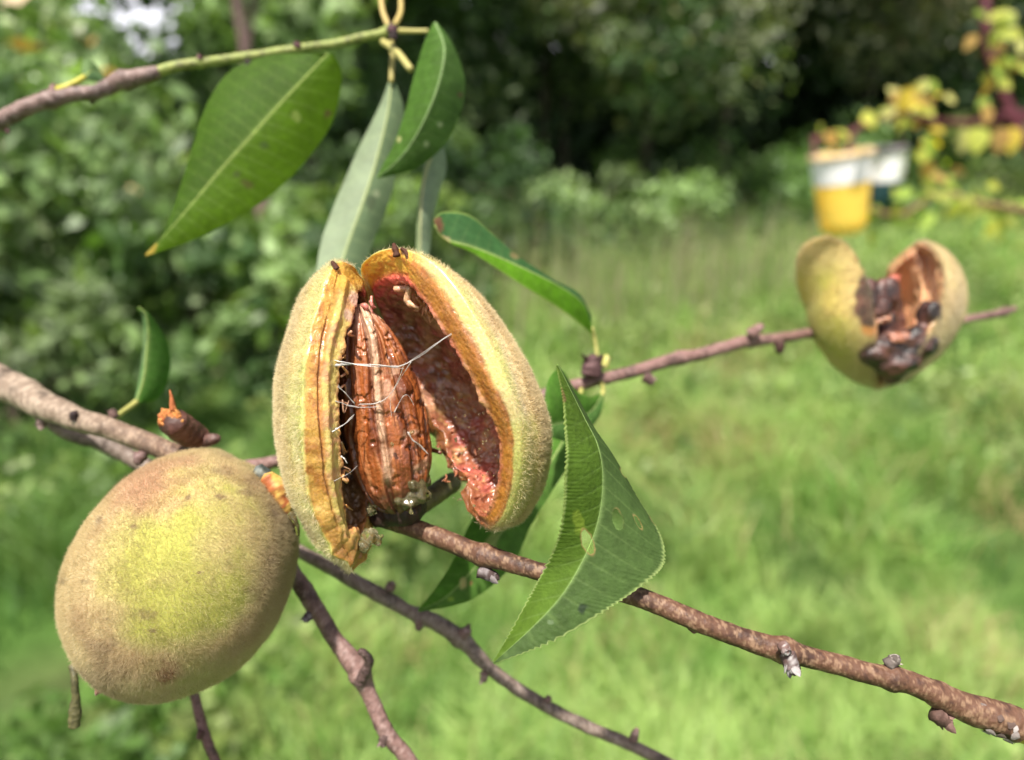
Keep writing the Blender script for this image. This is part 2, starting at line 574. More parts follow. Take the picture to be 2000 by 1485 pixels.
def build_trees():
    # far-off wood behind everything
    g = np.random.default_rng(5)
    n = 560
    cx = g.uniform(-30, 32, n)
    cent = np.stack([cx, 23 + g.random(n) * 9, g.random(n) ** 0.8 * 11], -1)
    low = np.stack([g.uniform(-30, 32, 260), 22.5 + g.random(260) * 3, g.random(260) * 3.2], -1)
    mb = MB()
    # gaps of open sky at the upper left
    cent = cent[~((cent[:, 0] < -7.5) & (cent[:, 2] > 2.6) & (g.random(n) < 0.93))]
    cent = np.vstack([cent, low])
    rr = 1.5 + 1.2 * g.random(len(cent))
    leaf_cloud(cent, rr, 120000, 0.5, np.asarray(DK)[g.integers(0, 4, len(cent))] * 0.7, mb, 8)
    tag(mb.build("far_wood", M_fol, smooth=False), "dark wood closing off the meadow far behind", "wood", kind="stuff")
    gr = "trees behind the meadow"
    T = lambda *a, **k: tree("broadleaf_tree", *a, group=gr, **k)
    # high crowns deeper in the wood; they shade the hollow below them
    same = "tall dark tree deeper in the wood behind the meadow"
    for k, (x, y) in enumerate(((-4.6, 18.5), (-2.2, 17), (1.2, 18.5), (4.6, 18.0), (8.0, 19), (12, 19.5), (3.0, 21.5), (6.5, 22))):
        T(same, "tree", x, y, 10.5, 3.3, 3.0, 40, 6000, 0.36, DK, 60 + k, trunk_r=0.10, clump_r=0.42, tcol=(0.03, 0.026, 0.018))
    T("dark green tree at the middle of the picture behind the arched leaf", "tree", 0.5, 12.5, 8.0, 2.3, 0.9, 60, 13000, 0.17, DK + MD, 11, trunk_r=0.07, tcol=(0.04, 0.034, 0.022), accents=[((0.2, 0.25, 0.06), 260)])
    T("mid green tree with greyish leaf sprays right of the arched leaf", "tree", 1.75, 10.6, 6.5, 1.6, 0.5, 56, 12000, 0.13, MD + GY[:1] + DK[:1], 12, trunk_r=0.07, tcol=(0.04, 0.034, 0.022), accents=[((0.25, 0.27, 0.10), 500)])
    T("bright green tree right of the middle above the dark hollow", "tree", 3.6, 13.5, 8.5, 2.2, 3.35, 44, 11000, 0.18, MD + YG[:1], 13, trunk_r=0.07, tcol=(0.03, 0.026, 0.018))
    T("dull olive tree with brownish leaves above the yellow cup", "tree", 5.7, 13.0, 8.0, 2.1, 2.35, 46, 12000, 0.17, GY + MD[:1], 14, trunk_r=0.07, tcol=(0.03, 0.026, 0.018), accents=[((0.32, 0.24, 0.12), 420)])
    T("dark tree at the right edge behind the yellow leaved shrub", "tree", 9.3, 15.5, 9.0, 2.8, 1.2, 54, 12000, 0.2, DK + MD[:1], 15, tcol=(0.03, 0.026, 0.018))
    T("dark trunked tree left of the middle behind the hanging leaves", "tree", -1.5, 10.8, 8.0, 2.1, 0.7, 60, 14000, 0.15, DK[1:3] + MD, 16, trunk_r=0.08, tcol=(0.04, 0.034, 0.022))
    T("shaded green tree behind the large hanging leaf", "tree", -2.75, 8.2, 6.0, 1.6, 0.4, 60, 7500, 0.19, MD + LT[:3], 17, trunk_r=0.09)
    T("slim leaning tree with reddish grey trunk left of the split peach", "tree", -1.62, 5.0, 4.6, 0.7, 2.0, 16, 1800, 0.1, DK, 18, trunk_r=0.045, lean=(-0.2, 0.3), tcol=(0.15, 0.10, 0.09))
    T("pale green tree with sky showing through at the upper left", "tree", -3.7, 6.3, 2.75, 1.3, 0.2, 50, 4200, 0.17, LT + MD[:2], 19, trunk_r=0.08, mat=M_folg, accents=[((0.45, 0.25, 0.05), 60)])
    T("light silvery green tree filling the left edge", "tree", -2.6, 4.2, 2.0, 0.95, 0.15, 46, 4600, 0.13, LT + MD[:1], 20, trunk_r=0.05, mat=M_folg, accents=[((0.5, 0.26, 0.04), 36)])
    T("tall dark tree far left behind the pale trees", "tree", -8.2, 11.5, 2.5, 2.2, 0.3, 40, 8000, 0.17, MD, 21)
    B = lambda *a, **k: tree("bush", *a, group="bushes along the meadow edge", trunk_r=0.025, clump_r=0.42, ragged=True, **k)
    B("leafy bush under the pale tree at left", "bush", -1.75, 4.1, 1.1, 0.7, 0.0, 30, 2900, 0.12, MD + YG + LT[:3], 31)
    B("dark leafy bush at the far left behind the thick branch", "bush", -2.15, 3.2, 0.85, 0.6, 0.0, 26, 2600, 0.105, MD + LT[2:3], 32)
    B("low bush between the thick branch and the split peach", "bush", -1.2, 3.9, 0.7, 0.5, 0.0, 24, 3200, 0.08, MD + LT[2:3], 39)
    B("green bush left of the split peach beside the slim trunk", "bush", -1.05, 5.6, 1.2, 0.75, 0.0, 30, 6000, 0.09, MD + YG[:1] + LT[:1], 33)
    B("dense dark bush behind the split peach", "bush", -0.45, 7.6, 1.45, 1.05, 0.0, 36, 6500, 0.105, DK + MD, 34)
    B("mid green bush below the arched leaf tip", "bush", 1.0, 9.2, 1.0, 1.1, 0.0, 34, 5000, 0.12, MD + LT[:3], 35)
    B("fresh green bush left of the yellow cup", "bush", 2.7, 10.9, 1.35, 1.25, 0.0, 34, 6000, 0.12, [(0.12, 0.22, 0.05), (0.15, 0.25, 0.08), (0.07, 0.13, 0.035)], 36)
    B("bright green bush behind the yellow cup", "bush", 4.9, 12.2, 1.5, 1.5, 0.0, 34, 6000, 0.13, [(0.13, 0.23, 0.05), (0.16, 0.26, 0.08), (0.08, 0.15, 0.04)], 37)
    B("light bush at the right edge behind the yellow leaved shrub", "bush", 8.0, 13.5, 1.5, 1.8, 0.0, 34, 6000, 0.13, YG + MD, 38)


# ------------------------------------------------------------------ yellow-leaved shrub and hanging cups
def leaf_quadmesh(base, tip, width, nrm, col, mb, seed=0, cup=0.12, n=7):
    """small leaf surface from base to tip, real curved outline"""
    base, tip = np.asarray(base, float), np.asarray(tip, float)
    ax = tip - base
    L = np.linalg.norm(ax)
    ax = ax / L
    sd_ = norm(np.cross(ax, nrm))
    nn = np.cross(sd_, ax)
    u = np.linspace(0, 1, n)
    prof = np.sin(np.pi * u ** 0.75) ** 0.8
    rows = []
    for uu, p in zip(u, prof):
        c = base + ax * L * uu - nn * L * 0.18 * uu * uu
        for s in (-1, -0.5, 0, 0.5, 1):
            rows.append(c + sd_ * s * width / 2 * p + nn * cup * width * abs(s) * p)
    v = np.array(rows)
    mb.add(v, grid_faces(n, 5), col)


def tubes(name, runs, mat, parent, seg=8, n=24, disp=None):
    mb = MB()
    for pts, r0, r1, col in runs:
        c = cat(pts, n)
        v, f = tube_geo(c, np.linspace(r0, r1, n), seg, disp)
        mb.add(v, f, np.asarray(col))
    return mb.build(name, mat, parent)


def build_shrub_cups():
    g = np.random.default_rng(42)
    burg = (0.075, 0.015, 0.022)
    t = thing("yellow_leaved_shrub", "shrub of yellowing leaves on burgundy stems at the upper right", "shrub", P(2480, 1450, 118) * np.array([1, 1, 0]))
    foot = P(2480, 1450, 118) * np.array([1, 1, 0])
    A = lambda x, y, d=118: P(x, y, d)
    tubes("stem", [([foot, A(2330, 760), A(2110, 430), A(1990, 255), A(1938, 120), A(1925, 30), A(1930, -120)], 0.012, 0.007, burg)], M_tie, t)
    tubes("twig", [([A(1965, 232), A(1900, 240), A(1830, 238), A(1760, 225), A(1690, 245), A(1650, 262), A(1585, 272)], 0.006, 0.0042, burg)], M_tie, t)
    tubes("twig", [([A(1948, 225), A(2010, 228), A(2120, 236)], 0.009, 0.008, burg)], M_tie, t)
    tubes("twig", [([A(2110, 430), A(1930, 400), A(1840, 380), A(1760, 420), A(1700, 410)], 0.006, 0.003, (0.16, 0.09, 0.05))], M_tie, t)
    spots = []
    for cx, cy, sx, sy, n in ((1785, 200, 40, 32, 34), (1700, 228, 30, 10, 5), (1815, 290, 26, 35, 14), (1960, 70, 36, 45, 24), (1955, 150, 30, 35, 10),
                              (1620, 255, 22, 12, 6), (1820, 375, 50, 40, 20), (1740, 420, 40, 30, 12), (1910, 400, 45, 30, 14), (1960, 440, 30, 30, 8)):
        for _ in range(n):
            spots.append((g.normal(cx, sx * 0.7), g.normal(cy, sy * 0.7), 118 + g.normal(0, 6), None))
    for px in (1885, 1912, 1955, 1978):
        spots.append((px, 248, 117, (px - 4, 300)))
    pal = np.array([(0.42, 0.44, 0.10), (0.36, 0.42, 0.09), (0.48, 0.46, 0.18), (0.26, 0.36, 0.07), (0.52, 0.40, 0.07), (0.38, 0.24, 0.09)])
    for (px, py, d, tipp) in spots:
        if 1688 < px < 1772 and 262 < py < 365:
            continue
        mb = MB()
        b = P(px, py, d)
        if tipp:
            e = P(tipp[0], tipp[1], d)
        else:
            dirn = norm(g.normal(size=3) * np.array([1, 0.6, 0.8]) + np.array([0, -0.2, -0.7]))
            e = b + dirn * (0.017 + 0.018 * g.random())
        col = pal[g.integers(0, len(pal))] * (0.85 + 0.3 * g.random())
        if py > 350:
            col = mixc(col, np.array((0.24, 0.38, 0.07)), 0.55)
        leaf_quadmesh(b, e, (0.026 if tipp else 0.014) + 0.008 * g.random(), norm(np.array([g.normal() * 0.4, -0.7, 0.7])), col, mb)
        mb.build("leaf", M_leaf, t)

    def cup(name, label, c0, top_r, bot_r, h, tilt, bands, body_col, straps):
        """hanging plastic cup; c0 = centre of the rim; tilt turns it in the picture plane"""
        th = thing(name, label, "cup", c0 - np.array([0, 0, h]), "cups hanging in the yellow leaved shrub")
        seg = 48
        a = np.arange(seg) / seg * 2 * np.pi
        axz = np.array([math.sin(tilt), 0, math.cos(tilt)])
        axx = np.array([math.cos(tilt), 0, -math.sin(tilt)])
        ring = axx[None] * np.cos(a)[:, None] + np.array([0, 1.0, 0])[None] * np.sin(a)[:, None]

        def lathe(prof, col, nm, mat, par):
            v = np.vstack([c0 + axz * z + ring * r for r, z in prof])
            mb = MB()
            mb.add(v, grid_faces(len(prof), seg, True), np.asarray(col))
            return mb.build(nm, mat, par)
        rad = lambda z: bot_r + (top_r - bot_r) * (z + h) / h
        bev = 0.012
        prof = [(1e-4, -h), (bot_r - bev, -h), (bot_r - bev * 0.3, -h + bev * 0.3), (bot_r, -h + bev)] + \
               [(rad(z), z) for z in np.linspace(-h + bev * 1.5, 0, 12)] + [(top_r - 0.0025, 0), (rad(-h + bev) - 0.0025, -h + bev), (1e-4, -h + 0.003)]
        body = lathe(prof, body_col, "body", M_plastic, th)
        lathe([(top_r + 0.0005, -0.006), (top_r + 0.0035, -0.005), (top_r + 0.004, 0.0), (top_r + 0.001, 0.003), (top_r - 0.003, 0.001)], bands[0], "rim", M_plastic, th)
        z0, z1 = bands[2]
        lathe([(rad(z0) + 0.0008, z0), (rad((z0 + z1) / 2) + 0.0009, (z0 + z1) / 2), (rad(z1) + 0.0008, z1)], bands[1], "label_band", M_label, th)
        for pts in straps:
            tubes("tie", [(pts, 0.0042, 0.004, burg)], M_tie, th)
        return th
    c = P(1643, 300, 117)
    cup("hanging_cup", "yellow plastic cup with white band hanging behind the small split peach", c, 0.044, 0.033, 0.121, R_(-9), [(0.78, 0.62, 0.40), (0.84, 0.80, 0.82), (-0.043, -0.006)],
        (0.90, 0.71, 0.13), [[P(1588, 318, 117), P(1590, 290, 117), P(1592, 268, 118)], [P(1655, 300, 113.5), P(1662, 275, 115), P(1668, 252, 118)]])
    c = P(1727, 290, 122)
    cup("hanging_cup", "dark teal cup with white label and grey rim hanging right of the yellow cup", c, 0.033, 0.024, 0.095, R_(-6), [(0.22, 0.20, 0.22), (0.86, 0.86, 0.90), (-0.050, -0.006)],
        (0.03, 0.09, 0.12), [[P(1757, 288, 122), P(1760, 255, 120), P(1748, 230, 118)]])


# ------------------------------------------------------------------ fuzz
def add_fuzz(mb, v, nrm, wgt, colf, n, length, width, seed, lie=1.0, pale=(0.62, 0.52, 0.34), palef=0.45):
    """short hairs rooted on the skin (v, nrm: surface points; wgt: chance of each point)"""
    g = np.random.default_rng(seed)
    pr = wgt / wgt.sum()
    k = g.choice(len(v), n, p=pr)
    jit = g.normal(size=(n, 3))
    nn = nrm[k]
    jit -= nn * (jit * nn).sum(1, keepdims=True)
    root = v[k] + jit * 0.00022 - nn * 0.00003
    q = v[k] * 650
    flow = np.stack([fbm(q, 2), fbm(q + 31, 2), fbm(q + 67, 2)], -1) * 1.5 + g.normal(size=(n, 3)) * 0.75
    flow -= nn * (flow * nn).sum(1, keepdims=True)
    L = length * (0.45 + 0.9 * g.random(n))[:, None]
    d1 = norm(nn * 0.9 + flow * 0.5 * lie)
    d2 = norm(nn * 0.55 + flow * 1.0 * lie + g.normal(size=(n, 3)) * 0.35)
    mid = root + d1 * L * 0.5
    tip = mid + d2 * L * 0.5
    sd_ = norm(np.cross(d1, g.normal(size=(n, 3)))) * width * 0.5
    vv = np.stack([root - sd_, root + sd_, mid + sd_ * 0.8, mid - sd_ * 0.8, tip], 1).reshape(-1, 3)
    i = np.arange(n)[:, None] * 5
    cc = mixc(colf[k], np.asarray(pale), palef * (0.4 + 1.0 * g.random(n)).clip(0, 1))
    mb.add(vv, [i + np.array([[0, 1, 2, 3]]), i + np.array([[3, 2, 4]])], np.repeat(cc, 5, axis=0), 1)


def vnormals(v, f):
    a, b, c, d = (v[f[:, k]] for k in range(4))
    fn = np.cross(c - a, d - b)
    n = np.zeros_like(v)
    for k in range(4):
        for ax in range(3):
            n[:, ax] += np.bincount(f[:, k], fn[:, ax], len(v))
    return norm(n)


def lap_rings(V, it, closed_rings=True):
    """smooth (rings, n, 3) across the rings"""
    for _ in range(it):
        W = V.copy()
        W[1:-1] = 0.25 * V[:-2] + 0.5 * V[1:-1] + 0.25 * V[2:]
        V = W
    return V


def husk_half(skin, brown, inner, pole, cpole, N, colour, rough_amp, dome=1.0, seed=1, tear=None, nout=70, nrim=26, nin=22, ncav=54, smooth_it=4,
              rim_crease=None):
    """one half of a split husk: fuzzy outer dome, cut rim, hollow inside.  colour(v, band, tt) -> rgb"""
    E, Bn, I = (cat(PA(k), N, True) for k in (skin, brown, inner))
    if tear is not None:
        for X, s in ((E, 1.0), (Bn, 0.8), (I, 0.7)):
            X += tear(np.arange(N) / N, X) * s
    C = E.mean(0)
    CI = I.mean(0)
    Po, Pc = PA([pole])[0], PA([cpole])[0]
    rings, band = [], []
    for u in np.linspace(0.01, 1, nout):
        a = u * np.pi / 2
        rings.append(C + (E - C) * (math.sin(a) ** dome) + (Po - C) * math.cos(a))
        band.append(u)
    for u in np.linspace(0, 1, nrim + 1)[1:]:
        rings.append(E * (1 - u) + Bn * u)
        band.append(1 + u)
    for u in np.linspace(0, 1, nin + 1)[1:]:
        rings.append(Bn * (1 - u) + I * u)
        band.append(2 + u)
    for u in np.linspace(0, 0.995, ncav + 1)[1:]:
        a = u * np.pi / 2
        rings.append(CI + (I - CI) * (math.cos(a) ** 0.8) + (Pc - CI) * math.sin(a))
        band.append(3 + u)
    V = lap_rings(np.array(rings), smooth_it)
    nr = len(V)
    v = V.reshape(-1, 3)
    f = grid_faces(nr, N, True)
    nrm = vnormals(v, f)
    c0 = norm((v.reshape(nr, N, 3)[5] - C).mean(0)[None])[0]
    if (nrm[: N * 20] * (v[: N * 20] - CI)).sum() < 0:
        nrm = -nrm
        f = f[:, ::-1]
    bandv = np.repeat(np.array(band), N)
    tt = np.tile(np.arange(N) / N, nr)
    v = v + nrm * rough_amp(v, bandv, tt)[:, None]
    nrm2 = vnormals(v, f)
    col = colour(v, bandv, tt)
    return v, f, nrm2, col, bandv, tt


def scr(v):
    """world -> photograph pixels"""
    r = v - CAM
    d = r @ FW
    return 1000 + (r @ RT) / d * FPX, 742.5 - (r @ UP) / d * FPX


def near(v, pts, rad=1):
    """1 near any of the given surface spots (pixels + depth in cm)"""
    out = np.zeros(len(v))
    for (px, py, d, r) in pts:
        p = P(px, py, d)
        q = np.linalg.norm(v - p, axis=1) / (r * 0.01 * d / FPX * 1.0)
        out = np.maximum(out, 1 - sstep(0.5, 1.0, q))
    return out


def build_split_peach():
    t = thing("split_peach", "large fuzzy peach split wide open showing the wet brown stone inside", "peach", P(770, 1000, 12.2), "peaches on the tree")
    # ---------------- right half
    skin = [(772, 484, 11.5), (850, 516, 11.1), (925, 612, 10.8), (985, 735, 10.7), (1016, 850, 10.8), (1008, 960, 11.1), (968, 1031, 11.5),
            (917, 1005, 12.0), (908, 955, 12.4), (868, 900, 12.9), (838, 850, 13.2), (770, 740, 13.4), (722, 600, 13.0), (706, 518, 12.0)]
    brown = [(775, 500, 11.5), (834, 548, 11.1), (897, 640, 10.85), (957, 752, 10.72), (996, 850, 10.82), (992, 960, 11.1), (962, 1024, 11.5),
             (921, 1000, 12.0), (912, 955, 12.35), (873, 900, 12.85), (845, 850, 13.1), (780, 740, 13.3), (733, 600, 12.9), (716, 528, 12.05)]
    inner = [(785, 545, 11.7), (826, 590, 11.3), (878, 668, 11.05), (934, 770, 10.95), (972, 860, 11.0), (970, 950, 11.25), (946, 1005, 11.6),
             (924, 988, 12.0), (918, 952, 12.3), (882, 895, 12.75), (857, 840, 13.0), (797, 740, 13.1), (752, 625, 12.8), (733, 568, 12.3)]

    def rough(v, b, tt):
        flesh = sstep(1.3, 2.0, b)
        cav = sstep(2.7, 3.2, b)
        o = 0.00035 * fbm(v * 160, 2) * (1 - flesh)
        # lengthwise crease near the skin edge
        o = o - 0.0004 * np.exp(-((b - 0.86) / 0.05) ** 2) * (0.6 + 0.8 * fbm(v * 90, 2))
        o = o + flesh * (0.00012 * fbm(v * 600, 3) + 0.00009 * fbm(v * 2400, 2))
        o = o + cav * (0.0010 * fbm(v * 260, 3) + 0.0006 * np.abs(fbm(v * 800 + 9, 3)) + 0.0004 * fbm(v * 1900 + 3, 2))
        return o

    def col_common(v, b, tt, fuzzy, band_c, ylo=0.74, ystr=0.9, oc=((0.50, 0.28, 0.060), (0.35, 0.145, 0.028), (0.58, 0.40, 0.12))):
        n1 = fbm(v * 260, 4)
        n2 = fbm(v * 900, 3)
        n3 = fbm(v * 110 + 7, 3)
        green = mixc(np.tile((0.36, 0.34, 0.09), (len(v), 1)), (0.46, 0.41, 0.13), sstep(-0.3, 0.4, n1))
        tan = mixc(np.tile((0.55, 0.43, 0.24), (len(v), 1)), (0.36, 0.24, 0.13), sstep(-0.1, 0.5, n1))
        c = mixc(green, tan, fuzzy)
        yel = mixc(np.tile((0.45, 0.46, 0.14), (len(v), 1)), (0.53, 0.46, 0.18), sstep(-0.2, 0.4, n1 + 0.5 * n2))
        c = mixc(c, yel, sstep(ylo, ylo + 0.1, b + 0.05 * n3) * ystr)
        ora = mixc(np.tile(oc[0], (len(v), 1)), oc[1], sstep(-0.15, 0.5, n2 + 0.5 * n1))
        ora = mixc(ora, oc[2], sstep(0.1, 0.5, -n1) * 0.6)
        c = mixc(c, ora, sstep(band_c[0], band_c[1], b + 0.16 * n3 + 0.14 * n1 + 0.10 * n2))
        dk = mixc(np.tile((0.30, 0.10, 0.025), (len(v), 1)), (0.50, 0.24, 0.07), sstep(-0.2, 0.3, n2))
        c = mixc(c, dk, np.exp(-((b - 2.05 - 0.1 * n3) / 0.22) ** 2) * sstep(-0.25, 0.25, n2 + n1 * .6) * 0.5)
        return c, n1, n2, n3

    def colR(v, b, tt):
        px, py = scr(v)
        fuz = sstep(-0.35, 0.25, fbm(v * 120 + 3, 3) + 0.6 * sstep(860, 740, py) - 0.3) * 0.9
        c, n1, n2, n3 = col_common(v, b, tt, fuz, (1.55, 1.95), oc=((0.34, 0.135, 0.022), (0.22, 0.07, 0.012), (0.42, 0.20, 0.03)), ylo=np.interp(py, [480, 560, 700, 850], [0.74, 0.80, 0.86, 0.92]), ystr=np.interp(py, [700, 880], [0.92, 0.35]))
        cavc = mixc(np.tile((0.25, 0.085, 0.042), (len(v), 1)), (0.42, 0.21, 0.105), sstep(-0.2, 0.5, n1))
        cavc = mixc(cavc, (0.42, 0.10, 0.08), sstep(0.0, 0.4, fbm(v * 190 + 50, 3)) * 0.8)
        cavc = mixc(cavc, (0.50, 0.33, 0.13), sstep(0.15, 0.5, n2) * 0.5)
        cavc = mixc(cavc, (0.54, 0.31, 0.22), sstep(0.15, 0.45, fbm(v * 330 + 20, 2)) * sstep(900, 700, py) * 0.6)
        cavc = mixc(cavc, (0.12, 0.035, 0.018), sstep(0.18, 0.5, fbm(v * 420 + 80, 3)) * 0.6)
        cavc = mixc(cavc, (0.34, 0.055, 0.045), sstep(790, 900, py) * sstep(0.55, 0.1, tt) * sstep(-0.3, 0.4, n2) * 0.7)
        c = mixc(c, cavc, sstep(2.55, 3.0, b + 0.08 * n2))
        # torn back edge is dark brown
        c = mixc(c, (0.17, 0.06, 0.02), (1 - sstep(0.5, 1.0, np.abs(b - 1.8) / 1.35)) * sstep(0.40, 0.46, tt) * sstep(0.80, 0.70, tt))
        # amber lobe at the stem end
        lobe = sstep(0.86, 0.92, tt) + sstep(0.07, 0.02, tt)
        amb = mixc(np.tile((0.62, 0.34, 0.05), (len(v), 1)), (0.50, 0.18, 0.03), sstep(0.0, 0.4, n2))
        c = mixc(c, amb, np.clip(lobe, 0, 1) * sstep(1.0, 1.3, b) * sstep(3.1, 2.8, b))
        c = mixc(c, (0.70, 0.10, 0.10), np.clip(lobe, 0, 1) * np.exp(-((b - 2.9) / 0.22) ** 2) * 0.85)
        # black stem end and specks
        c = mixc(c, (0.07, 0.025, 0.012), near(v, [(772, 484, 11.5, 14), (792, 494, 11.45, 12)], 1))
        return c

    def tearR(tt, X):
        m = sstep(0.42, 0.5, tt) * sstep(0.80, 0.7, tt)
        return (np.stack([fbm(X * 420, 3), fbm(X * 420 + 9, 3), fbm(X * 420 + 23, 3)], -1) * 0.0016) * m[:, None]
    v, f, nr, c, b, tt = husk_half(skin, brown, inner, (1008, 800, 12.9), (975, 800, 12.55), 420, colR, rough, tear=tearR)
    mb = MB()
    fb = b[f[:, 0]]
    mb.add(v, [f[fb < 0.96]], c, 0)
    mb.f.append((f[(fb >= 0.96) & (fb < 2.7)], 2))
    mb.f.append((f[fb >= 2.7], 3))
    out = b < 1.0
    w_ = np.where(out, np.sin(np.clip(b, 0, 1) * np.pi / 2), 0) * np.where(b > 0.8, 0.25, 1)
    add_fuzz(mb, v, nr, w_, c, 110000, 0.00085, 0.00005, 3, pale=(0.88, 0.74, 0.48), palef=0.8)
    w2 = np.where((b > 0.92) & (b < 2.2), 1.0, 0) * sstep(0.5, 0.45, tt)
    add_fuzz(mb, v, nr, w2, c, 5000, 0.00035, 0.00003, 4, palef=0.35)
    mb.build("husk_half", [M_skin, M_fuzz, M_flesh, M_cav], t)

    # ---------------- left half
    skin = [(655, 516, 11.6), (620, 590, 11.2), (595, 690, 10.95), (587, 800, 10.85), (595, 910, 10.95), (622, 1030, 11.2), (684, 1107, 11.6),
            (722, 1070, 12.3), (738, 960, 13.0), (735, 800, 13.3), (725, 650, 13.0), (703, 540, 12.2)]
    brown = [(664, 528, 11.6), (642, 610, 11.25), (624, 700, 11.0), (622, 800, 10.92), (632, 910, 11.02), (652, 1022, 11.3), (690, 1098, 11.65),
             (720, 1062, 12.2), (728, 960, 12.9), (722, 800, 13.1), (716, 650, 12.9), (708, 552, 12.3)]
    inner = [(702, 575, 11.9), (684, 640, 11.5), (667, 710, 11.3), (664, 800, 11.25), (666, 910, 11.35), (676, 1000, 11.6), (702, 1052, 11.9),
             (712, 1040, 12.2), (715, 950, 12.7), (710, 800, 12.9), (708, 660, 12.7), (714, 590, 12.3)]

    def colL(v, b, tt):
        px, py = scr(v)
        fuz = sstep(-0.2, 0.4, fbm(v * 120 + 13, 3) + 0.15) * 0.75
        fuz = np.maximum(fuz, sstep(0.80, 0.55, b) * 0.8)
        c, n1, n2, n3 = col_common(v, b, tt, fuz, (0.98, 1.22))
        # two-tone rim: orange then a pale yellow inner strip edged by a red line
        strip = sstep(2.08, 2.2, b + 0.05 * n3) * sstep(0.52, 0.45, tt)
        pale = mixc(np.tile((0.56, 0.42, 0.13), (len(v), 1)), (0.55, 0.30, 0.14), sstep(0.0, 0.5, n2 + 0.4 * n1))
        c = mixc(c, pale, strip * 0.9)
        red = np.exp(-((b - 2.0 - 0.06 * n3) / 0.07) ** 2) * sstep(0.52, 0.45, tt)
        c = mixc(c, (0.42, 0.13, 0.03), red * 0.8 * sstep(-0.35, 0.15, n1))
        c = mixc(c, (0.50, 0.20, 0.08), sstep(2.75, 3.0, b) * 0.8)
        cavc = mixc(np.tile((0.16, 0.075, 0.03), (len(v), 1)), (0.30, 0.17, 0.06), sstep(-0.2, 0.5, n1))
        c = mixc(c, cavc, sstep(2.95, 3.15, b))
        # lower end brown and gummy
        low = sstep(1010, 1075, py) * sstep(1.0, 1.4, b)
        c = mixc(c, mixc(np.tile((0.40, 0.19, 0.05), (len(v), 1)), (0.22, 0.10, 0.025), sstep(-0.2, 0.3, n1)), low * 0.85)
        c = mixc(c, (0.66, 0.42, 0.32), near(v, [(688, 585, 11.75, 22), (680, 615, 11.5, 16)], 1) * 0.8)
        c = mixc(c, (0.62, 0.10, 0.10), near(v, [(715, 570, 12.2, 18), (700, 600, 12.0, 16)], 1) * 0.8)
        lobe = np.clip(sstep(0.9, 0.96, tt) + sstep(0.06, 0.02, tt), 0, 1) * sstep(1.0, 1.3, b) * sstep(2.7, 2.3, b)
        c = mixc(c, (0.64, 0.36, 0.06), lobe * 0.8)
        c = mixc(c, (0.07, 0.025, 0.012), near(v, [(652, 518, 11.6, 9), (546, 790, 12.0, 3)], 1))
        return c

    def roughL(v, b, tt):
        o = rough(v, b, tt)
        o = o + 0.0004 * np.exp(-((b - 2.35) / 0.15) ** 2) * sstep(0.5, 0.45, tt)
        o = o - 0.0005 * np.exp(-((b - 2.03 - 0.12 * fbm(v * 110 + 7, 3)) / 0.06) ** 2) * sstep(0.5, 0.45, tt) * sstep(-0.4, 0.2, fbm(v * 260, 3))
        o = o + sstep(1.0, 1.3, b) * sstep(3.0, 2.6, b) * 0.0005 * fbm(v * 210 + 31, 3)
        return o

    def tearL(tt, X):
        m = sstep(0.40, 0.48, tt) * sstep(0.95, 0.85, tt) + 0.25
        return (np.stack([fbm(X * 420 + 70, 3), fbm(X * 420 + 79, 3), fbm(X * 420 + 93, 3)], -1) * 0.0012) * m[:, None]
    v, f, nr, c, b, tt = husk_half(skin, brown, inner, (572, 800, 12.7), (632, 800, 12.5), 420, colL, roughL, tear=tearL)
    mb = MB()
    fb = b[f[:, 0]]
    mb.add(v, [f[fb < 0.96]], c, 0)
    mb.f.append((f[(fb >= 0.96) & (fb < 2.7)], 2))
    mb.f.append((f[fb >= 2.7], 3))
    w_ = np.where(b < 1.0, np.sin(np.clip(b, 0, 1) * np.pi / 2), 0) * np.where(b > 0.84, 0.45, 1)
    add_fuzz(mb, v, nr, w_, c, 100000, 0.0009, 0.00005, 5, pale=(0.88, 0.78, 0.54), palef=0.8)
    w2 = np.where((b > 0.95) & (b < 2.0), 1.0, 0) * sstep(0.5, 0.45, tt)
    add_fuzz(mb, v, nr, w2, c, 5000, 0.00035, 0.00003, 6, palef=0.35)
    mb.build("husk_half", [M_skin, M_fuzz, M_flesh, M_cav], t)

    # ---------------- the stone
    nu, nv = 200, 300
    ax = cat(PA([(701, 594, 12.0), (722, 680, 12.1), (744, 780, 12.25), (764, 890, 12.35), (778, 1004, 12.35)]), nu)
    s = np.linspace(0, 1, nu)
    prof = np.interp(s, [0, 0.03, 0.12, 0.28, 0.45, 0.62, 0.78, 0.9, 0.97, 1], [4, 16, 38, 60, 76, 82, 79, 62, 42, 12])
    for _ in range(6):
        prof[1:-1] = (prof[:-2] + 2 * prof[1:-1] + prof[2:]) / 4
    a = np.arange(nv) / nv * 2 * np.pi
    tdir = norm(np.gradient(ax, axis=0))
    e1 = norm(np.cross(tdir, FW))          # to the picture's left or right
    e2 = norm(np.cross(tdir, e1))
    if e1.mean(0) @ RT < 0:
        e1 = -e1
    if e2.mean(0) @ FW > 0:
        e2 = -e2                            # towards the camera
    A = np.tile(a, (nu, 1))
    Sg = np.repeat(s[:, None], nv, 1)
    base_p = ax[:, None, :] + (prof * 0.01 * 12.3 / FPX)[:, None, None] * (e1[:, None, :] * np.cos(A)[..., None] + e2[:, None, :] * 0.92 * np.sin(A)[..., None])
    q = base_p.reshape(-1, 3)
    wob = 0.20 * fbm(np.stack([Sg.ravel() * 3, A.ravel() * 0 + 1, A.ravel() * 0], -1), 2) + 0.28 * fbm(q * 130, 2)
    ang = A.ravel() + wob
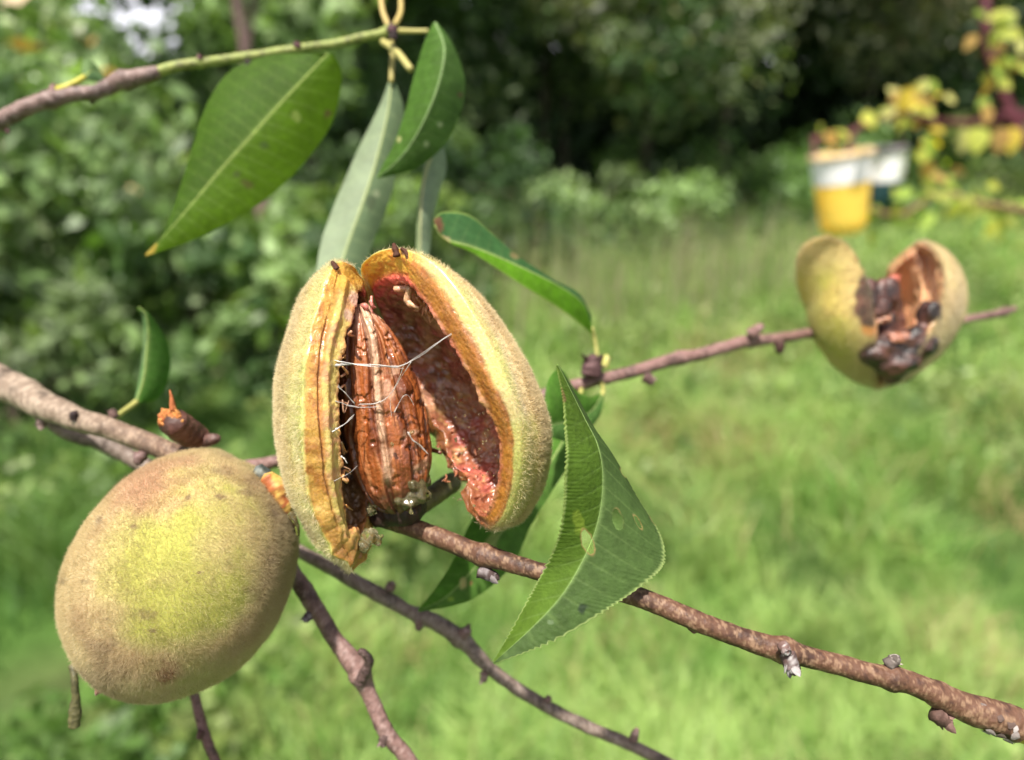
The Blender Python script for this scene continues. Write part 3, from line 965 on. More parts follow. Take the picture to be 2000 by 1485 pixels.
    rid = np.cos(ang * 17) * 0.5 + np.cos(ang * 9 + 1.0) * 0.5
    groove = sstep(0.15, 0.9, -rid)
    fine = fbm(np.stack([ang * 9, Sg.ravel() * 5, Sg.ravel() * 0], -1), 3)
    ndir = (e1[:, None, :] * np.cos(A)[..., None] + e2[:, None, :] * np.sin(A)[..., None]).reshape(-1, 3)
    d_ = -0.00075 * groove * (0.75 + 0.4 * sstep(-0.3, 0.4, fbm(q * 170 + 60, 2))) + 0.00035 * fine + 0.0002 * fbm(q * 500, 3) - 0.0003 * sstep(0.3, 0.5, fbm(q * 900 + 15, 2))
    px, py = scr(q)
    # the pale suture strip runs down the front
    xs = np.interp(Sg.ravel(), [0, 0.1, 0.3, 0.5, 0.7, 0.85, 0.95], [706, 718, 732, 740, 751, 759, 763])
    strip = np.exp(-((px - xs - 3 * fbm(q * 300, 2)) / 8.5) ** 4) * (np.sin(A.ravel()) > 0) * sstep(0.88, 0.82, Sg.ravel())
    d_ = d_ + 0.0007 * strip
    v = q + ndir * d_[:, None]
    br = mixc(np.tile((0.29, 0.080, 0.018), (len(v), 1)), (0.15, 0.036, 0.009), sstep(-0.2, 0.5, fine))
    br = mixc(br, (0.40, 0.16, 0.06), sstep(0.1, 0.5, fbm(np.stack([ang * 22, Sg.ravel() * 4, Sg.ravel()], -1), 3)) * 0.7)
    br = mixc(br, (0.56, 0.30, 0.19), sstep(0.22, 0.05, Sg.ravel()) * 0.75 * sstep(-0.3, 0.3, fine))
    br = mixc(br, (0.11, 0.030, 0.012), groove * 0.75)
    br = mixc(br, (0.52, 0.31, 0.20), sstep(0.22, 0.45, fbm(q * 380 + 44, 3)) * 0.55 * (px > 745))
    br = mixc(br, (0.48, 0.29, 0.18), strip * 0.9 * sstep(-0.5, -0.1, fbm(q * 420 + 5, 3)))
    br = mixc(br, (0.06, 0.022, 0.012), sstep(0.80, 0.95, Sg.ravel()) * 0.85)
    mb = MB()
    mb.add(v, grid_faces(nu, nv, True), br)
    stone = mb.build("stone", M_stone, t)

    # ---------------- pith shreds between stone and husk, and torn bits
    g = np.random.default_rng(77)
    mb = MB()

    def shred(p0, p1, r, col, bend=0.0006, n=14):
        p0, p1 = PA([p0])[0], PA([p1])[0]
        mid = (p0 + p1) / 2 + g.normal(size=3) * bend
        c_ = cat([p0, mid, p1], n)
        rr = r * (0.7 + 0.5 * np.sin(np.linspace(0, np.pi, n))) * (1 - 0.5 * np.linspace(0, 1, n))
        vv, ff = tube_geo(c_, rr, 7, lambda q_: 0.35 * fbm(q_ * 1500, 2))
        mb.add(vv, ff, np.asarray(col) * (0.8 + 0.4 * g.random()))
    pk = (0.50, 0.26, 0.16)
    for k in range(14):
        y = g.uniform(640, 1010)
        x0 = np.interp(y, [640, 710, 800, 910, 1000], [684, 667, 665, 667, 678])
        shred((x0 + g.normal(0, 3), y, 11.35), (x0 + g.uniform(2, 16), y + g.uniform(-14, 22), 11.5 + 0.4 * g.random()), g.uniform(0.0001, 0.00028), pk if g.random() < 0.5 else (0.5, 0.25, 0.1))
    for k in range(9):
        x = g.uniform(775, 850)
        shred((x, 560 + (x - 775) * 0.55, 11.9), (x + g.uniform(-6, 8), 575 + (x - 775) * 0.6 + g.uniform(0, 18), 12.0), g.uniform(0.00015, 0.00035), (0.45, 0.2, 0.1))
    shred((800, 560, 11.8), (818, 602, 11.75), 0.0006, (0.62, 0.36, 0.2))
    shred((770, 565, 11.9), (800, 562, 11.8), 0.0006, (0.6, 0.30, 0.18))
    for k in range(22):
        x = g.uniform(840, 960)
        y = g.uniform(680, 980)
        shred((x, y, 12.6), (x + g.uniform(-8, 8), y + g.uniform(2, 14), 12.45), g.uniform(0.00012, 0.0003), (0.30, 0.11, 0.06), 0.0003)
    for k in range(26):
        a0 = g.uniform(0, 1)
        x = 682 + 45 * a0
        shred((x, 640 - 60 * a0 + g.normal(0, 5), 11.9), (x + g.uniform(-6, 10), 650 - 60 * a0 + g.uniform(-2, 16), 11.95), g.uniform(0.0002, 0.0006), (0.60, 0.20, 0.16))
    shred((862, 885, 12.9), (838, 884, 12.8), 0.0004, (0.15, 0.05, 0.02))
    mb.build("pith_shreds", M_flesh, t)

    # ---------------- resin: threads, webs and glassy lumps
    def thread(paths, name="resin_thread"):
        m2 = MB()
        for pts, r0, r1 in paths:
            c_ = cat(PA(pts), 40)
            c_ = c_ + 0.00006 * np.stack([fbm(c_ * 1200, 2), fbm(c_ * 1200 + 5, 2), fbm(c_ * 1200 + 8, 2)], -1)
            r = np.linspace(r0, r1, 40) * (1 + 0.25 * np.sin(np.linspace(0, 17, 40)))
            vv, ff = tube_geo(c_, r, 7)
            m2.add(vv, ff, (1, 1, 1))
        m2.build(name, M_resin, t)
    def strand(pts, num, spread, r0, r1):
        """a bundle of hair-thin threads that part at the ends"""
        runs = []
        pts = np.asarray(pts, float)
        for _ in range(num):
            e = np.linspace(-1, 1, len(pts))
            fan = spread * (0.15 + np.abs(e) ** 2)[:, None] * g.normal(size=3) * np.array([0.5, 1.0, 0.008])
            wob = g.normal(size=pts.shape) * np.array([1.0, 0.8, 0.01])
            runs.append((pts + fan + wob, r0 * g.uniform(0.5, 1.3), r1 * g.uniform(0.5, 1.3)))
        return runs
    thread(strand([(652, 714, 11.2), (690, 710, 11.15), (735, 713, 11.13), (780, 715, 11.2), (820, 695, 11.1), (862, 665, 11.0), (893, 646, 10.95)], 2, 2, 0.00006, 0.000035)
           + strand([(655, 708, 11.2), (690, 711, 11.15), (740, 716, 11.15), (785, 720, 11.22)], 3, 5, 0.00005, 0.00004)
           + [([(655, 714, 11.2), (670, 711, 11.18), (690, 711, 11.16)], 0.0002, 0.00005), ([(760, 716, 11.18), (784, 714, 11.2), (810, 701, 11.13)], 0.00008, 0.00005)])
    thread(strand([(790, 712, 11.25), (776, 745, 11.42), (758, 775, 11.5), (735, 790, 11.5), (700, 795, 11.45)], 2, 3, 0.00006, 0.00005)
           + strand([(800, 708, 11.2), (778, 745, 11.45), (762, 780, 11.55), (765, 815, 11.6)], 1, 2, 0.00006, 0.00004)
           + strand([(655, 782, 11.2), (680, 792, 11.3), (705, 796, 11.4), (740, 792, 11.5)], 2, 3, 0.00005, 0.00004)
           + strand([(660, 755, 11.2), (675, 770, 11.3), (692, 790, 11.4)], 2, 3, 0.00007, 0.00005))
    thread(strand([(648, 845, 11.15), (668, 832, 11.2), (690, 814, 11.4)], 3, 3, 0.0001, 0.00003) + strand([(664, 892, 11.2), (672, 897, 11.2), (676, 907, 11.2)], 1, 2, 0.00012, 0.00006)
           + strand([(650, 945, 11.2), (680, 925, 11.4), (700, 915, 11.6)], 1, 2, 0.00005, 0.00003))
    thread(strand([(796, 842, 11.7), (806, 860, 11.75), (818, 868, 11.8), (838, 886, 11.9)], 2, 2, 0.00008, 0.00005)
           + strand([(772, 805, 11.65), (785, 776, 11.65), (798, 772, 11.65), (808, 790, 11.7)], 1, 2, 0.00007, 0.00004))
    m2 = MB()

    def lump(px, py, d, r, seed):
        n1, n2 = 14, 20
        u = np.linspace(0.02, 0.98, n1) * np.pi
        w2_ = np.arange(n2) / n2 * 2 * np.pi
        U, W = np.meshgrid(u, w2_, indexing='ij')
        dv = np.stack([np.sin(U) * np.cos(W), np.sin(U) * np.sin(W), np.cos(U)], -1).reshape(-1, 3)
        rr = r * 0.01 * d / FPX * (1 + 0.75 * fbm(dv * 1.8 + seed, 2))
        vv = P(px, py, d) + dv * rr[:, None]
        m2.add(vv, grid_faces(n1, n2, True), (1, 1, 1))
    for k, (x, y, d, r) in enumerate([(815, 960, 12.1, 18), (832, 940, 12.3, 12), (800, 978, 12.05, 15), (778, 980, 11.95, 9), (828, 968, 12.3, 11), (806, 948, 11.95, 10), (820, 945, 12.1, 11), (790, 988, 12.1, 10),
                                      (722, 1050, 12.0, 16), (738, 1058, 12.05, 8), (712, 1064, 11.9, 13), (746, 1047, 12.0, 4), (735, 985, 12.2, 9), (725, 998, 12.3, 10), (803, 1000, 11.9, 5),
                                      (925, 988, 11.5, 4), (930, 705, 11.0, 4), (765, 868, 11.6, 5), (805, 845, 11.75, 5)]):
        lump(x, y, d, r, k * 3.1)
    lo = m2.build("resin_lump", M_amber, t)
    rm = lo.modifiers.new("merge", 'REMESH')
    rm.mode = 'VOXEL'
    rm.voxel_size = 0.00022
    rm.use_smooth_shade = True
    sm = lo.modifiers.new("soften", 'SMOOTH')
    sm.iterations = 4
    # tiny wet beads in the hollow and on the stone
    m2 = MB()
    for k in range(34):
        x = g.uniform(880, 972)
        y = g.uniform(760, 985)
        lump(x, y, 12.35 - 1.1 * (x - 880) / 92, g.uniform(0.9, 2.4), k)
    m2.build("resin_beads", M_amber, t)

    # dark stem remnants at the top of each half
    m2 = MB()
    for pts in ([(776, 500, 11.45), (772, 488, 11.45), (769, 477, 11.5)], [(800, 510, 11.4), (794, 494, 11.4), (784, 486, 11.45)], [(656, 526, 11.55), (653, 519, 11.55), (649, 512, 11.6)]):
        c_ = cat(PA(pts), 12)
        vv, ff = tube_geo(c_, np.linspace(0.0006, 0.00025, 12), 8, lambda q_: 0.4 * fbm(q_ * 1500, 2))
        m2.add(vv, ff, (0.06, 0.022, 0.012))
    m2.build("stem_remnant", M_budm, t)


def build_whole_peach():
    t = thing("whole_peach", "whole unripe fuzzy yellow-green peach hanging below the thick brown branch", "peach", P(545, 950, 12.3), "peaches on the tree")
    out = np.array([(420, 877), (340, 886), (270, 920), (203, 980), (152, 1045), (122, 1112), (111, 1180), (121, 1250), (148, 1305), (186, 1344), (240, 1368), (300, 1372),
                    (380, 1353), (450, 1318), (510, 1258), (555, 1178), (579, 1092), (580, 1032), (563, 985), (540, 950), (508, 918), (468, 888)], float)
    cx, cy, d0 = 345.0, 1125.0, 12.6
    th = np.arctan2(-(out[:, 1] - cy), out[:, 0] - cx)
    rr = np.hypot(out[:, 0] - cx, out[:, 1] - cy)
    k = 0.01 * d0 / FPX
    C = P(cx, cy, d0)
    ez = norm((C - CAM)[None])[0]
    ex = norm((RT - ez * (RT @ ez))[None])[0]
    ey = np.cross(ex, ez)
    if ey @ UP < 0:
        ey = -ey
    rays = norm(P(out[:, 0], out[:, 1], np.full(len(out), d0)) - CAM)
    hit = CAM + rays * (((C - CAM) @ ez) / (rays @ ez))[:, None] - C
    qx, qy = hit @ ex / k, hit @ ey / k
    th, rr = np.arctan2(qy, qx), np.hypot(qx, qy)
    o = np.argsort(th)
    th, rr = th[o], rr[o]
    n1, n2 = 300, 460
    phi = np.linspace(-0.499, 0.499, n1) * np.pi
    T = np.arange(n2) / n2 * 2 * np.pi - np.pi
    rT = np.interp(T, np.concatenate([th - 2 * np.pi, th, th + 2 * np.pi]), np.tile(rr, 3))
    for _ in range(40):
        rT = (np.roll(rT, 1) + 2 * rT + np.roll(rT, -1)) / 4
    PH, TT = np.meshgrid(phi, T, indexing='ij')
    RR = np.tile(rT, (n1, 1)) * 0.972 * k
    x = np.cos(PH) * RR * np.cos(TT)
    y = np.cos(PH) * RR * np.sin(TT)
    z = np.sin(PH) * 222 * k            # towards the camera
    v = C + (x[..., None] * ex + y[..., None] * ey - z[..., None] * ez).reshape(-1, 3)
    f = grid_faces(n1, n2, True)
    nr = vnormals(v, f)
    if (nr * (v - C)).sum() < 0:
        nr, f = -nr, f[:, ::-1]
    X = (x / k).ravel()
    Y = (-y / k).ravel()
    Z = (z / k).ravel()                 # picture-like coordinates on the fruit (px)
    PX, PY = X + cx, Y + cy
    # suture: a groove that runs from the stem over the upper shoulder, and the nub at the tip
    sut = np.exp(-((PY - (892 + 0.10 * (PX - 420) + 0.0022 * (PX - 420) ** 2)) / 9) ** 2) * sstep(380, 430, PX) * sstep(545, 500, PX) * (Z > -60)
    d_ = 0.00025 * fbm(v * 130, 3) - 0.0011 * sut
    nub = np.exp(-(((PX - 190) ** 2 + (PY - 1345) ** 2) / 14 ** 2)) * np.exp(-(Z / 40) ** 2)
    d_ = d_ + 0.0013 * nub
    dim = np.exp(-(((PX - 545) ** 2 + (PY - 955) ** 2) / 30 ** 2)) * np.exp(-((Z - 20) / 60) ** 2)
    d_ = d_ - 0.0012 * dim
    v = v + nr * d_[:, None]
    nr = vnormals(v, f)
    n1_, n2_, n3_ = fbm(v * 140, 4), fbm(v * 480, 3), fbm(v * 60 + 4, 3)
    c = mixc(np.tile((0.34, 0.33, 0.07), (len(v), 1)), (0.40, 0.35, 0.12), sstep(-0.2, 0.4, n1_))
    tan = mixc(np.tile((0.52, 0.41, 0.23), (len(v), 1)), (0.43, 0.295, 0.17), sstep(-0.1, 0.4, n1_))
    edge = ((PX - 395) / 150) ** 2 + ((PY - 1095) / 210) ** 2          # yellow-green cheek
    m = sstep(0.1, 1.5, edge + 0.9 * n1_ + 0.28 * n2_ + 0.6 * n3_)
    m = np.where(Z < 0, 1 - 0.4 * sstep(-0.2, 0.2, n3_), m)
    c = mixc(c, tan, m * 0.9)
    blush = sstep(0.2, 0.9, (1 - np.hypot((PX - 260) / 160, (PY - 960) / 110)) + 0.4 * n1_)
    c = mixc(c, (0.40, 0.20, 0.13), blush * 0.75)
    brown_shade = sstep(430, 540, PX + 40 * n1_) * sstep(1300, 1000, PY)  # brown blush on the right, deepened with painted shade of the split peach
    c = mixc(c, (0.21, 0.145, 0.085), brown_shade * 0.85)
    low = sstep(0.15, 0.9, (1 - np.hypot((PX - 215) / 110, (PY - 1310) / 75)) + 0.5 * n1_)
    c = mixc(c, (0.24, 0.16, 0.09), low * 0.75)

    def spot(x0, y0, rx, ry, col, s, jag=0.5):
        nonlocal c
        q = np.hypot((PX - x0) / rx, (PY - y0) / ry) + 1.3 * jag * fbm(v * 700 + x0, 2) + jag * 0.8 * fbm(v * 2200, 2)
        c = mixc(c, col, (1 - sstep(0.2, 1.1, q)) * s * (Z > 0))
    spot(348, 1288, 24, 19, (0.26, 0.085, 0.04), 0.9)
    for (a, b_, r1, r2) in ((405, 935, 26, 9), (390, 967, 13, 8), (452, 972, 17, 11), (405, 985, 10, 6), (462, 952, 8, 6), (505, 1010, 14, 10), (505, 1097, 12, 8),
                            (350, 990, 8, 6), (208, 1030, 11, 8), (266, 1043, 9, 5), (160, 1136, 14, 6), (200, 1134, 8, 4), (243, 1195, 7, 5), (240, 1238, 28, 16), (470, 1150, 18, 9),
                            (380, 1120, 4, 3), (362, 1135, 3, 3), (176, 1153, 3, 3), (242, 1325, 3, 3), (200, 1300, 30, 22), (318, 1215, 9, 5), (300, 1190, 26, 16)):
        spot(a, b_, r1, r2, (0.13, 0.07, 0.045), 0.75 if r1 < 16 else 0.5)
    c = mixc(c, (0.30, 0.09, 0.06), nub)
    c = mixc(c, (0.22, 0.11, 0.07), sut * 0.7)
    mb = MB()
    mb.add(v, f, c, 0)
    wgt = np.cos(PH).ravel() * (0.75 + 0.5 * sstep(-0.4, 0.4, n1_)) * np.where(Z > -60, 1.0, 0.35)
    wgt = wgt * np.where(edge < 0.5, 0.55, 1.0)
    add_fuzz(mb, v, nr, wgt, c, 230000, 0.0009, 0.00003, 9, pale=(0.80, 0.68, 0.44), palef=0.5)
    c_ = cat(PA([(206, 1326, 12.55), (196, 1342, 12.55), (190, 1352, 12.55), (187, 1359, 12.55)]), 14)
    vv, ff = tube_geo(c_, np.array([14, 13, 12, 11, 10, 9, 8, 7, 6, 5, 4, 3, 2.2, 1.2]) * k, 12, lambda q: 0.3 * fbm(q * 1200, 2))
    mb.add(vv, ff, (0.20, 0.085, 0.055))
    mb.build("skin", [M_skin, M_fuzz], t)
    # short stem: torn amber wood with dark collar
    mb = MB()
    c_ = cat(PA([(520, 930, 12.7), (540, 955, 12.75), (556, 985, 12.8), (566, 1010, 12.9)]), 30)
    vv, ff = tube_geo(c_, np.interp(np.linspace(0, 1, 30), [0, .3, .6, 1], [0.0012, 0.0019, 0.0016, 0.0010]), 16, lambda q: 0.25 * fbm(q * 900, 3))
    n = fbm(vv * 700, 3)
    mb.add(vv, ff, mixc(np.tile((0.52, 0.33, 0.08), (len(vv), 1)), (0.30, 0.09, 0.03), sstep(-0.1, 0.3, n)))
    c_ = cat(PA([(503, 915, 12.8), (512, 924, 12.8), (524, 936, 12.85)]), 16)
    vv, ff = tube_geo(c_, np.full(16, 0.0012), 14, lambda q: 0.45 * fbm(q * 900 + 4, 3))
    mb.add(vv, ff, mixc(np.tile((0.05, 0.06, 0.055), (len(vv), 1)), (0.20, 0.22, 0.20), sstep(0.0, 0.4, fbm(vv * 900, 2))))
    c_ = cat(PA([(562, 985, 12.9), (570, 1010, 12.9), (576, 1040, 12.9)]), 16)
    vv, ff = tube_geo(c_, np.linspace(0.0012, 0.0007, 16), 12, lambda q: 0.4 * fbm(q * 900 + 4, 3))
    mb.add(vv, ff, (0.035, 0.015, 0.012))
    mb.build("stem", M_bark, t)
    mb = MB()
    c_ = cat(PA([(566, 1003, 12.6), (574, 1014, 12.6), (580, 1030, 12.65), (582, 1046, 12.7)]), 24)
    vv, ff = tube_geo(c_, np.interp(np.linspace(0, 1, 24), [0, .4, 1], [0.0007, 0.0006, 0.0003]), 10, lambda q: 0.4 * fbm(q * 1100 + 9, 3))
    mb.add(vv, ff, (1, 1, 1))
    mb.build("resin_lump", M_amber, t)


def build_rotten_peach():
    t = thing("split_peach", "smaller out-of-focus peach gaping at the top with black rot, on the far twig", "peach", P(1715, 640, 21.0), "peaches on the tree")
    ls = [(1612, 463, 19.3), (1655, 480, 18.9), (1690, 545, 18.5), (1702, 610, 18.2), (1705, 670, 18.3), (1708, 720, 18.7), (1712, 754, 19.5), (1712, 740, 20.6), (1705, 690, 21.3),
          (1700, 620, 21.6), (1685, 550, 21.2), (1645, 490, 20.3)]
    sh = lambda L, dx, dd, ky=1.0: [(x + dx, 610 + (y - 610) * ky, d + dd) for x, y, d in L]
    lb = [(x + 4, y + 4, d + (0.1 if k < 6 else -0.1)) for k, (x, y, d) in enumerate(ls)]
    li = [(x + 4, 620 + (y - 620) * 0.86, d + (0.45 if k < 6 else -0.4)) for k, (x, y, d) in enumerate(ls)]

    def mkcol(side):
        def colr(v, b, tt):
            px, py = scr(v)
            n1, n2, n3 = fbm(v * 110, 4), fbm(v * 330, 3), fbm(v * 60, 2)
            g_ = mixc(np.tile((0.46, 0.43, 0.07), (len(v), 1)), (0.56, 0.46, 0.11), sstep(-0.2, 0.4, n1))
            tan = mixc(np.tile((0.55, 0.42, 0.22), (len(v), 1)), (0.46, 0.33, 0.18), sstep(-0.2, 0.4, n1))
            e = sstep(0.55, 0.95, b + 0.12 * n1) if side == 'L' else sstep(0.1, 0.6, b + 0.1 * n1)
            top = sstep(560, 500, py)
            c = mixc(g_, tan, np.maximum(e * 0.6, top * 0.6) if side == 'L' else np.maximum(e * 0.85, 0.45))
            rim = mixc(np.tile((0.50, 0.30, 0.14), (len(v), 1)), (0.36, 0.16, 0.08), sstep(-0.2, 0.4, n2))
            c = mixc(c, rim, sstep(1.2, 1.9, b))
            cav = mixc(np.tile((0.80, 0.46, 0.24), (len(v), 1)), (0.68, 0.33, 0.17), sstep(-0.2, 0.5, n1))
            cav = mixc(cav, (0.40, 0.19, 0.11), sstep(560, 500, py) * 0.7)
            c = mixc(c, cav, sstep(2.5, 3.0, b))
            if side == 'L':
                rot = near(v, [(1694, 552, 18.6, 22), (1692, 575, 18.5, 28), (1694, 602, 18.35, 30), (1700, 622, 18.3, 24)]) * 0.9
                rot = np.maximum(rot, near(v, [(1715, 690, 18.4, 34), (1700, 700, 18.5, 30)], 1))
                c = mixc(c, (0.56, 0.22, 0.05), near(v, [(1700, 640, 18.25, 22)], 1) * 0.8)
            else:
                rot = near(v, [(1822, 610, 18.7, 26), (1800, 650, 18.6, 30), (1780, 690, 18.7, 36), (1750, 715, 18.9, 34), (1812, 640, 18.6, 26)], 1)
            rot = sstep(0.1, 0.75, rot + 0.35 * n2 * (rot > 0))
            c = mixc(c, mixc(np.tile((0.055, 0.03, 0.022), (len(v), 1)), (0.14, 0.065, 0.045), sstep(0.0, 0.5, n2)), rot)
            return mixc(c, (0.10, 0.07, 0.03), near(v, [(1645, 660, 18.3, 7)], 1))
        return colr
    rough = lambda v, b, tt: 0.0003 * fbm(v * 160, 2) + sstep(1.5, 2.2, b) * 0.0009 * fbm(v * 280, 3)
    v, f, nr, c, b, tt = husk_half(ls, lb, li, (1578, 612, 20.6), (1640, 612, 20.0), 240, mkcol('L'), rough, nout=50, ncav=30)
    mb = MB()
    mb.add(v, f[b[f[:, 0]] < 1.5], c, 0)
    mb.f.append((f[b[f[:, 0]] >= 1.5], 2))
    add_fuzz(mb, v, nr, np.where(b < 1.2, np.sin(np.clip(b, 0, 1) * 1.57), 0), c, 26000, 0.001, 0.00007, 21, pale=(0.66, 0.56, 0.38), palef=0.5)
    mb.build("husk_half", [M_skin, M_fuzz, M_flesh], t)
    rs = [(1808, 474, 19.4), (1838, 505, 18.9), (1846, 560, 18.5), (1832, 620, 18.3), (1800, 680, 18.3), (1760, 730, 18.7), (1716, 756, 19.5), (1712, 740, 20.6), (1722, 690, 21.3),
          (1735, 610, 21.5), (1738, 530, 21.0), (1780, 485, 20.2)]
    rb = [(x - 5, y + 6 if k < 3 else y, d + (0.05 if k < 6 else -0.1)) for k, (x, y, d) in enumerate(rs)]
    ri = [(1785 + (x - 1785) * 0.72 + (0 if k < 6 else -8), 610 + (y - 610) * 0.84, d + (0.35 if k < 6 else -0.35)) for k, (x, y, d) in enumerate(rs)]
    v, f, nr, c, b, tt = husk_half(rs, rb, ri, (1860, 620, 20.8), (1800, 595, 19.75), 240, mkcol('R'), rough, nout=50, ncav=30)
    mb = MB()
    mb.add(v, f[b[f[:, 0]] < 1.5], c, 0)
    mb.f.append((f[b[f[:, 0]] >= 1.5], 2))
    add_fuzz(mb, v, nr, np.where(b < 1.2, np.sin(np.clip(b, 0, 1) * 1.57), 0), c, 26000, 0.001, 0.00007, 22, pale=(0.70, 0.62, 0.45), palef=0.6)
    mb.build("husk_half", [M_skin, M_fuzz, M_flesh], t)
    # blackened stone and gum in the crack
    mb = MB()

    def blob(px, py, d, rx, ry, seed, cols):
        n1, n2 = 34, 46
        u = np.linspace(0.01, 0.99, n1) * np.pi
        w2_ = np.arange(n2) / n2 * 2 * np.pi
        U, W = np.meshgrid(u, w2_, indexing='ij')
        dv = np.stack([np.sin(U) * np.cos(W), np.sin(U) * np.sin(W), np.cos(U)], -1).reshape(-1, 3)
        k = 0.01 * d / FPX
        rr = 1 + 0.42 * fbm(dv * 1.5 + seed, 2) + 0.10 * fbm(dv * 5 + seed, 2)
        vv = P(px, py, d) + (dv * np.array([rx, (rx + ry) / 2.4, ry]) * rr[:, None]) * k
        mb.add(vv, grid_faces(n1, n2, True), mixc(np.tile(cols[0], (len(vv), 1)), cols[1], sstep(-0.1, 0.4, fbm(dv * 2.5 + seed, 3))))
    bk = ((0.028, 0.016, 0.014), (0.10, 0.045, 0.038))
    for k, a in enumerate([(1726, 570, 19.0, 30, 28), (1712, 602, 18.8, 28, 24), (1698, 585, 18.65, 18, 34), (1728, 625, 19.4, 26, 44), (1814, 618, 18.55, 20, 32), (1792, 668, 18.6, 34, 32), (1752, 676, 18.8, 50, 26),
                           (1722, 682, 18.6, 34, 24), (1706, 692, 18.45, 22, 16), (1746, 708, 18.7, 46, 28), (1770, 700, 18.65, 30, 24), (1722, 655, 19.2, 28, 40), (1738, 695, 20.2, 44, 56), (1722, 620, 20.4, 34, 60), (1738, 735, 18.95, 24, 16)]):
        blob(*a, k * 2.3, bk)
    ro = mb.build("black_rot", M_rot, t)
    rm = ro.modifiers.new("merge", 'REMESH')
    rm.mode = 'VOXEL'
    rm.voxel_size = 0.00045
    rm.use_smooth_shade = True
    sm = ro.modifiers.new("soften", 'SMOOTH')
    sm.iterations = 10
    sm.factor = 0.5
    mb = MB()
    blob(1744, 548, 19.5, 13, 12, 3, ((0.50, 0.14, 0.09), (0.30, 0.09, 0.06)))
    blob(1724, 622, 18.7, 20, 10, 4, ((0.30, 0.11, 0.06), (0.50, 0.30, 0.20)))
    blob(1757, 662, 18.45, 24, 12, 5, ((0.26, 0.10, 0.055), (0.16, 0.06, 0.04)))
    mb.build("stone", M_stone, t)


# ------------------------------------------------------------------ branches and leaves
def branch_mesh(name, pts, base, hi, lo, parent, mat=None, n=None, seed=0, rough=0.10, seg=20, speck=0.5, bumps=(), old=None):
    """tapered twig through (px, py, d_cm, r_px) rows; hi/lo are the bark's pale scales and dark scars"""
    pts = np.asarray(pts, float)
    n = n or max(40, int(len(pts) * 22))
    row = cat(pts, n)
    c = P(row[:, 0], row[:, 1], row[:, 2])
    r = row[:, 3] * 0.01 * row[:, 2] / FPX
    for (bx, by, amp, wid) in bumps:
        q = np.hypot(row[:, 0] - bx, row[:, 1] - by)
        r = r * (1 + amp * np.exp(-(q / wid) ** 2))
    k = 1.0 / max(r.mean(), 1e-5)
    # wander a little, like grown wood
    wan = np.stack([fbm(c * k * 0.16 + seed, 2), fbm(c * k * 0.16 + seed + 5, 2), fbm(c * k * 0.16 + seed + 9, 2)], -1)
    c = c + wan * (r * 0.28)[:, None]
    v, f = tube_geo(c, r, seg, lambda q: rough * (fbm(q * k * 0.8 + seed, 3) + 0.6 * fbm(q * k * 2.5 + seed, 2)))
    n1, n2, n3 = fbm(v * k * 0.5 + seed, 3), fbm(v * k * 2.2 + seed, 3), fbm(v * k * 5.5 + seed, 2)
    col = mixc(np.tile(base, (len(v), 1)), np.asarray(base) * 0.55, sstep(0.0, 0.45, n1))
    col = mixc(col, hi, sstep(0.12, 0.5, 0.7 * n2 + 0.8 * n3) * speck)
    col = mixc(col, lo, sstep(0.15, 0.45, -n2 + 0.3 * n1) * 0.65)
    if old is not None:      # older, weathered bark towards the thick end
        ob, oh, x0, x1 = old
        oc = mixc(np.tile(ob, (len(v), 1)), oh, sstep(-0.1, 0.4, n2 + 0.5 * n3))
        oc = mixc(oc, np.asarray(ob) * 0.45, sstep(0.1, 0.45, -n1))
        col = mixc(col, oc, sstep(x1, x0, scr(v)[0] + 30 * n1))
    mb = MB()
    mb.add(v, f, col)
    return mb, mat or M_bark


def build_branch_obj(name, pts, base, hi, lo, parent, **k):
    mb, m = branch_mesh(name, pts, base, hi, lo, parent, **k)
    return mb.build(name, m, parent)


def bud(px, py, d, dirpx, length, width, parent, col=(0.09, 0.05, 0.045), n_sc=5, tipcol=(0.30, 0.25, 0.23), name="bud", seed=0):
    """a bud: overlapping pointed scales on a short cone"""
    g = np.random.default_rng(seed + int(px))
    k = 0.01 * d / FPX
    o = P(px, py, d)
    ax = norm(np.array(dirpx[0] * RT - dirpx[1] * UP + (dirpx[2] if len(dirpx) > 2 else 0) * -FW))
    L, W = length * k, width * k
    mb = MB()
    c = cat([o - ax * L * 0.25, o + ax * L * 0.3, o + ax * L * 0.75, o + ax * L], 12)
    vv, ff = tube_geo(c, W * np.interp(np.linspace(0, 1, 12), [0, 0.35, 0.8, 1], [0.55, 0.5, 0.28, 0.05]), 10, lambda q: 0.25 * fbm(q * 1800, 2))
    mb.add(vv, ff, mixc(np.tile(col, (len(vv), 1)), tipcol, sstep(0.1, 0.5, fbm(vv * 1600, 2))))
    s1 = norm(np.cross(ax, FW + 0.01))
    s2 = np.cross(ax, s1)
    for j in range(n_sc):
        a = j / n_sc * 2 * np.pi + g.random()
        rd = s1 * math.cos(a) + s2 * math.sin(a)
        b0 = o + ax * L * (0.1 + 0.3 * g.random()) + rd * W * 0.35
        tp = b0 + ax * L * (0.4 + 0.35 * g.random()) + rd * W * (0.1 + 0.35 * g.random())
        leaf_quadmesh(b0, tp, W * 0.6, rd, mixc(np.asarray(col), np.asarray(tipcol), g.random() * 0.9), mb, cup=-0.2, n=5)
    return mb.build(name, M_budm, parent)


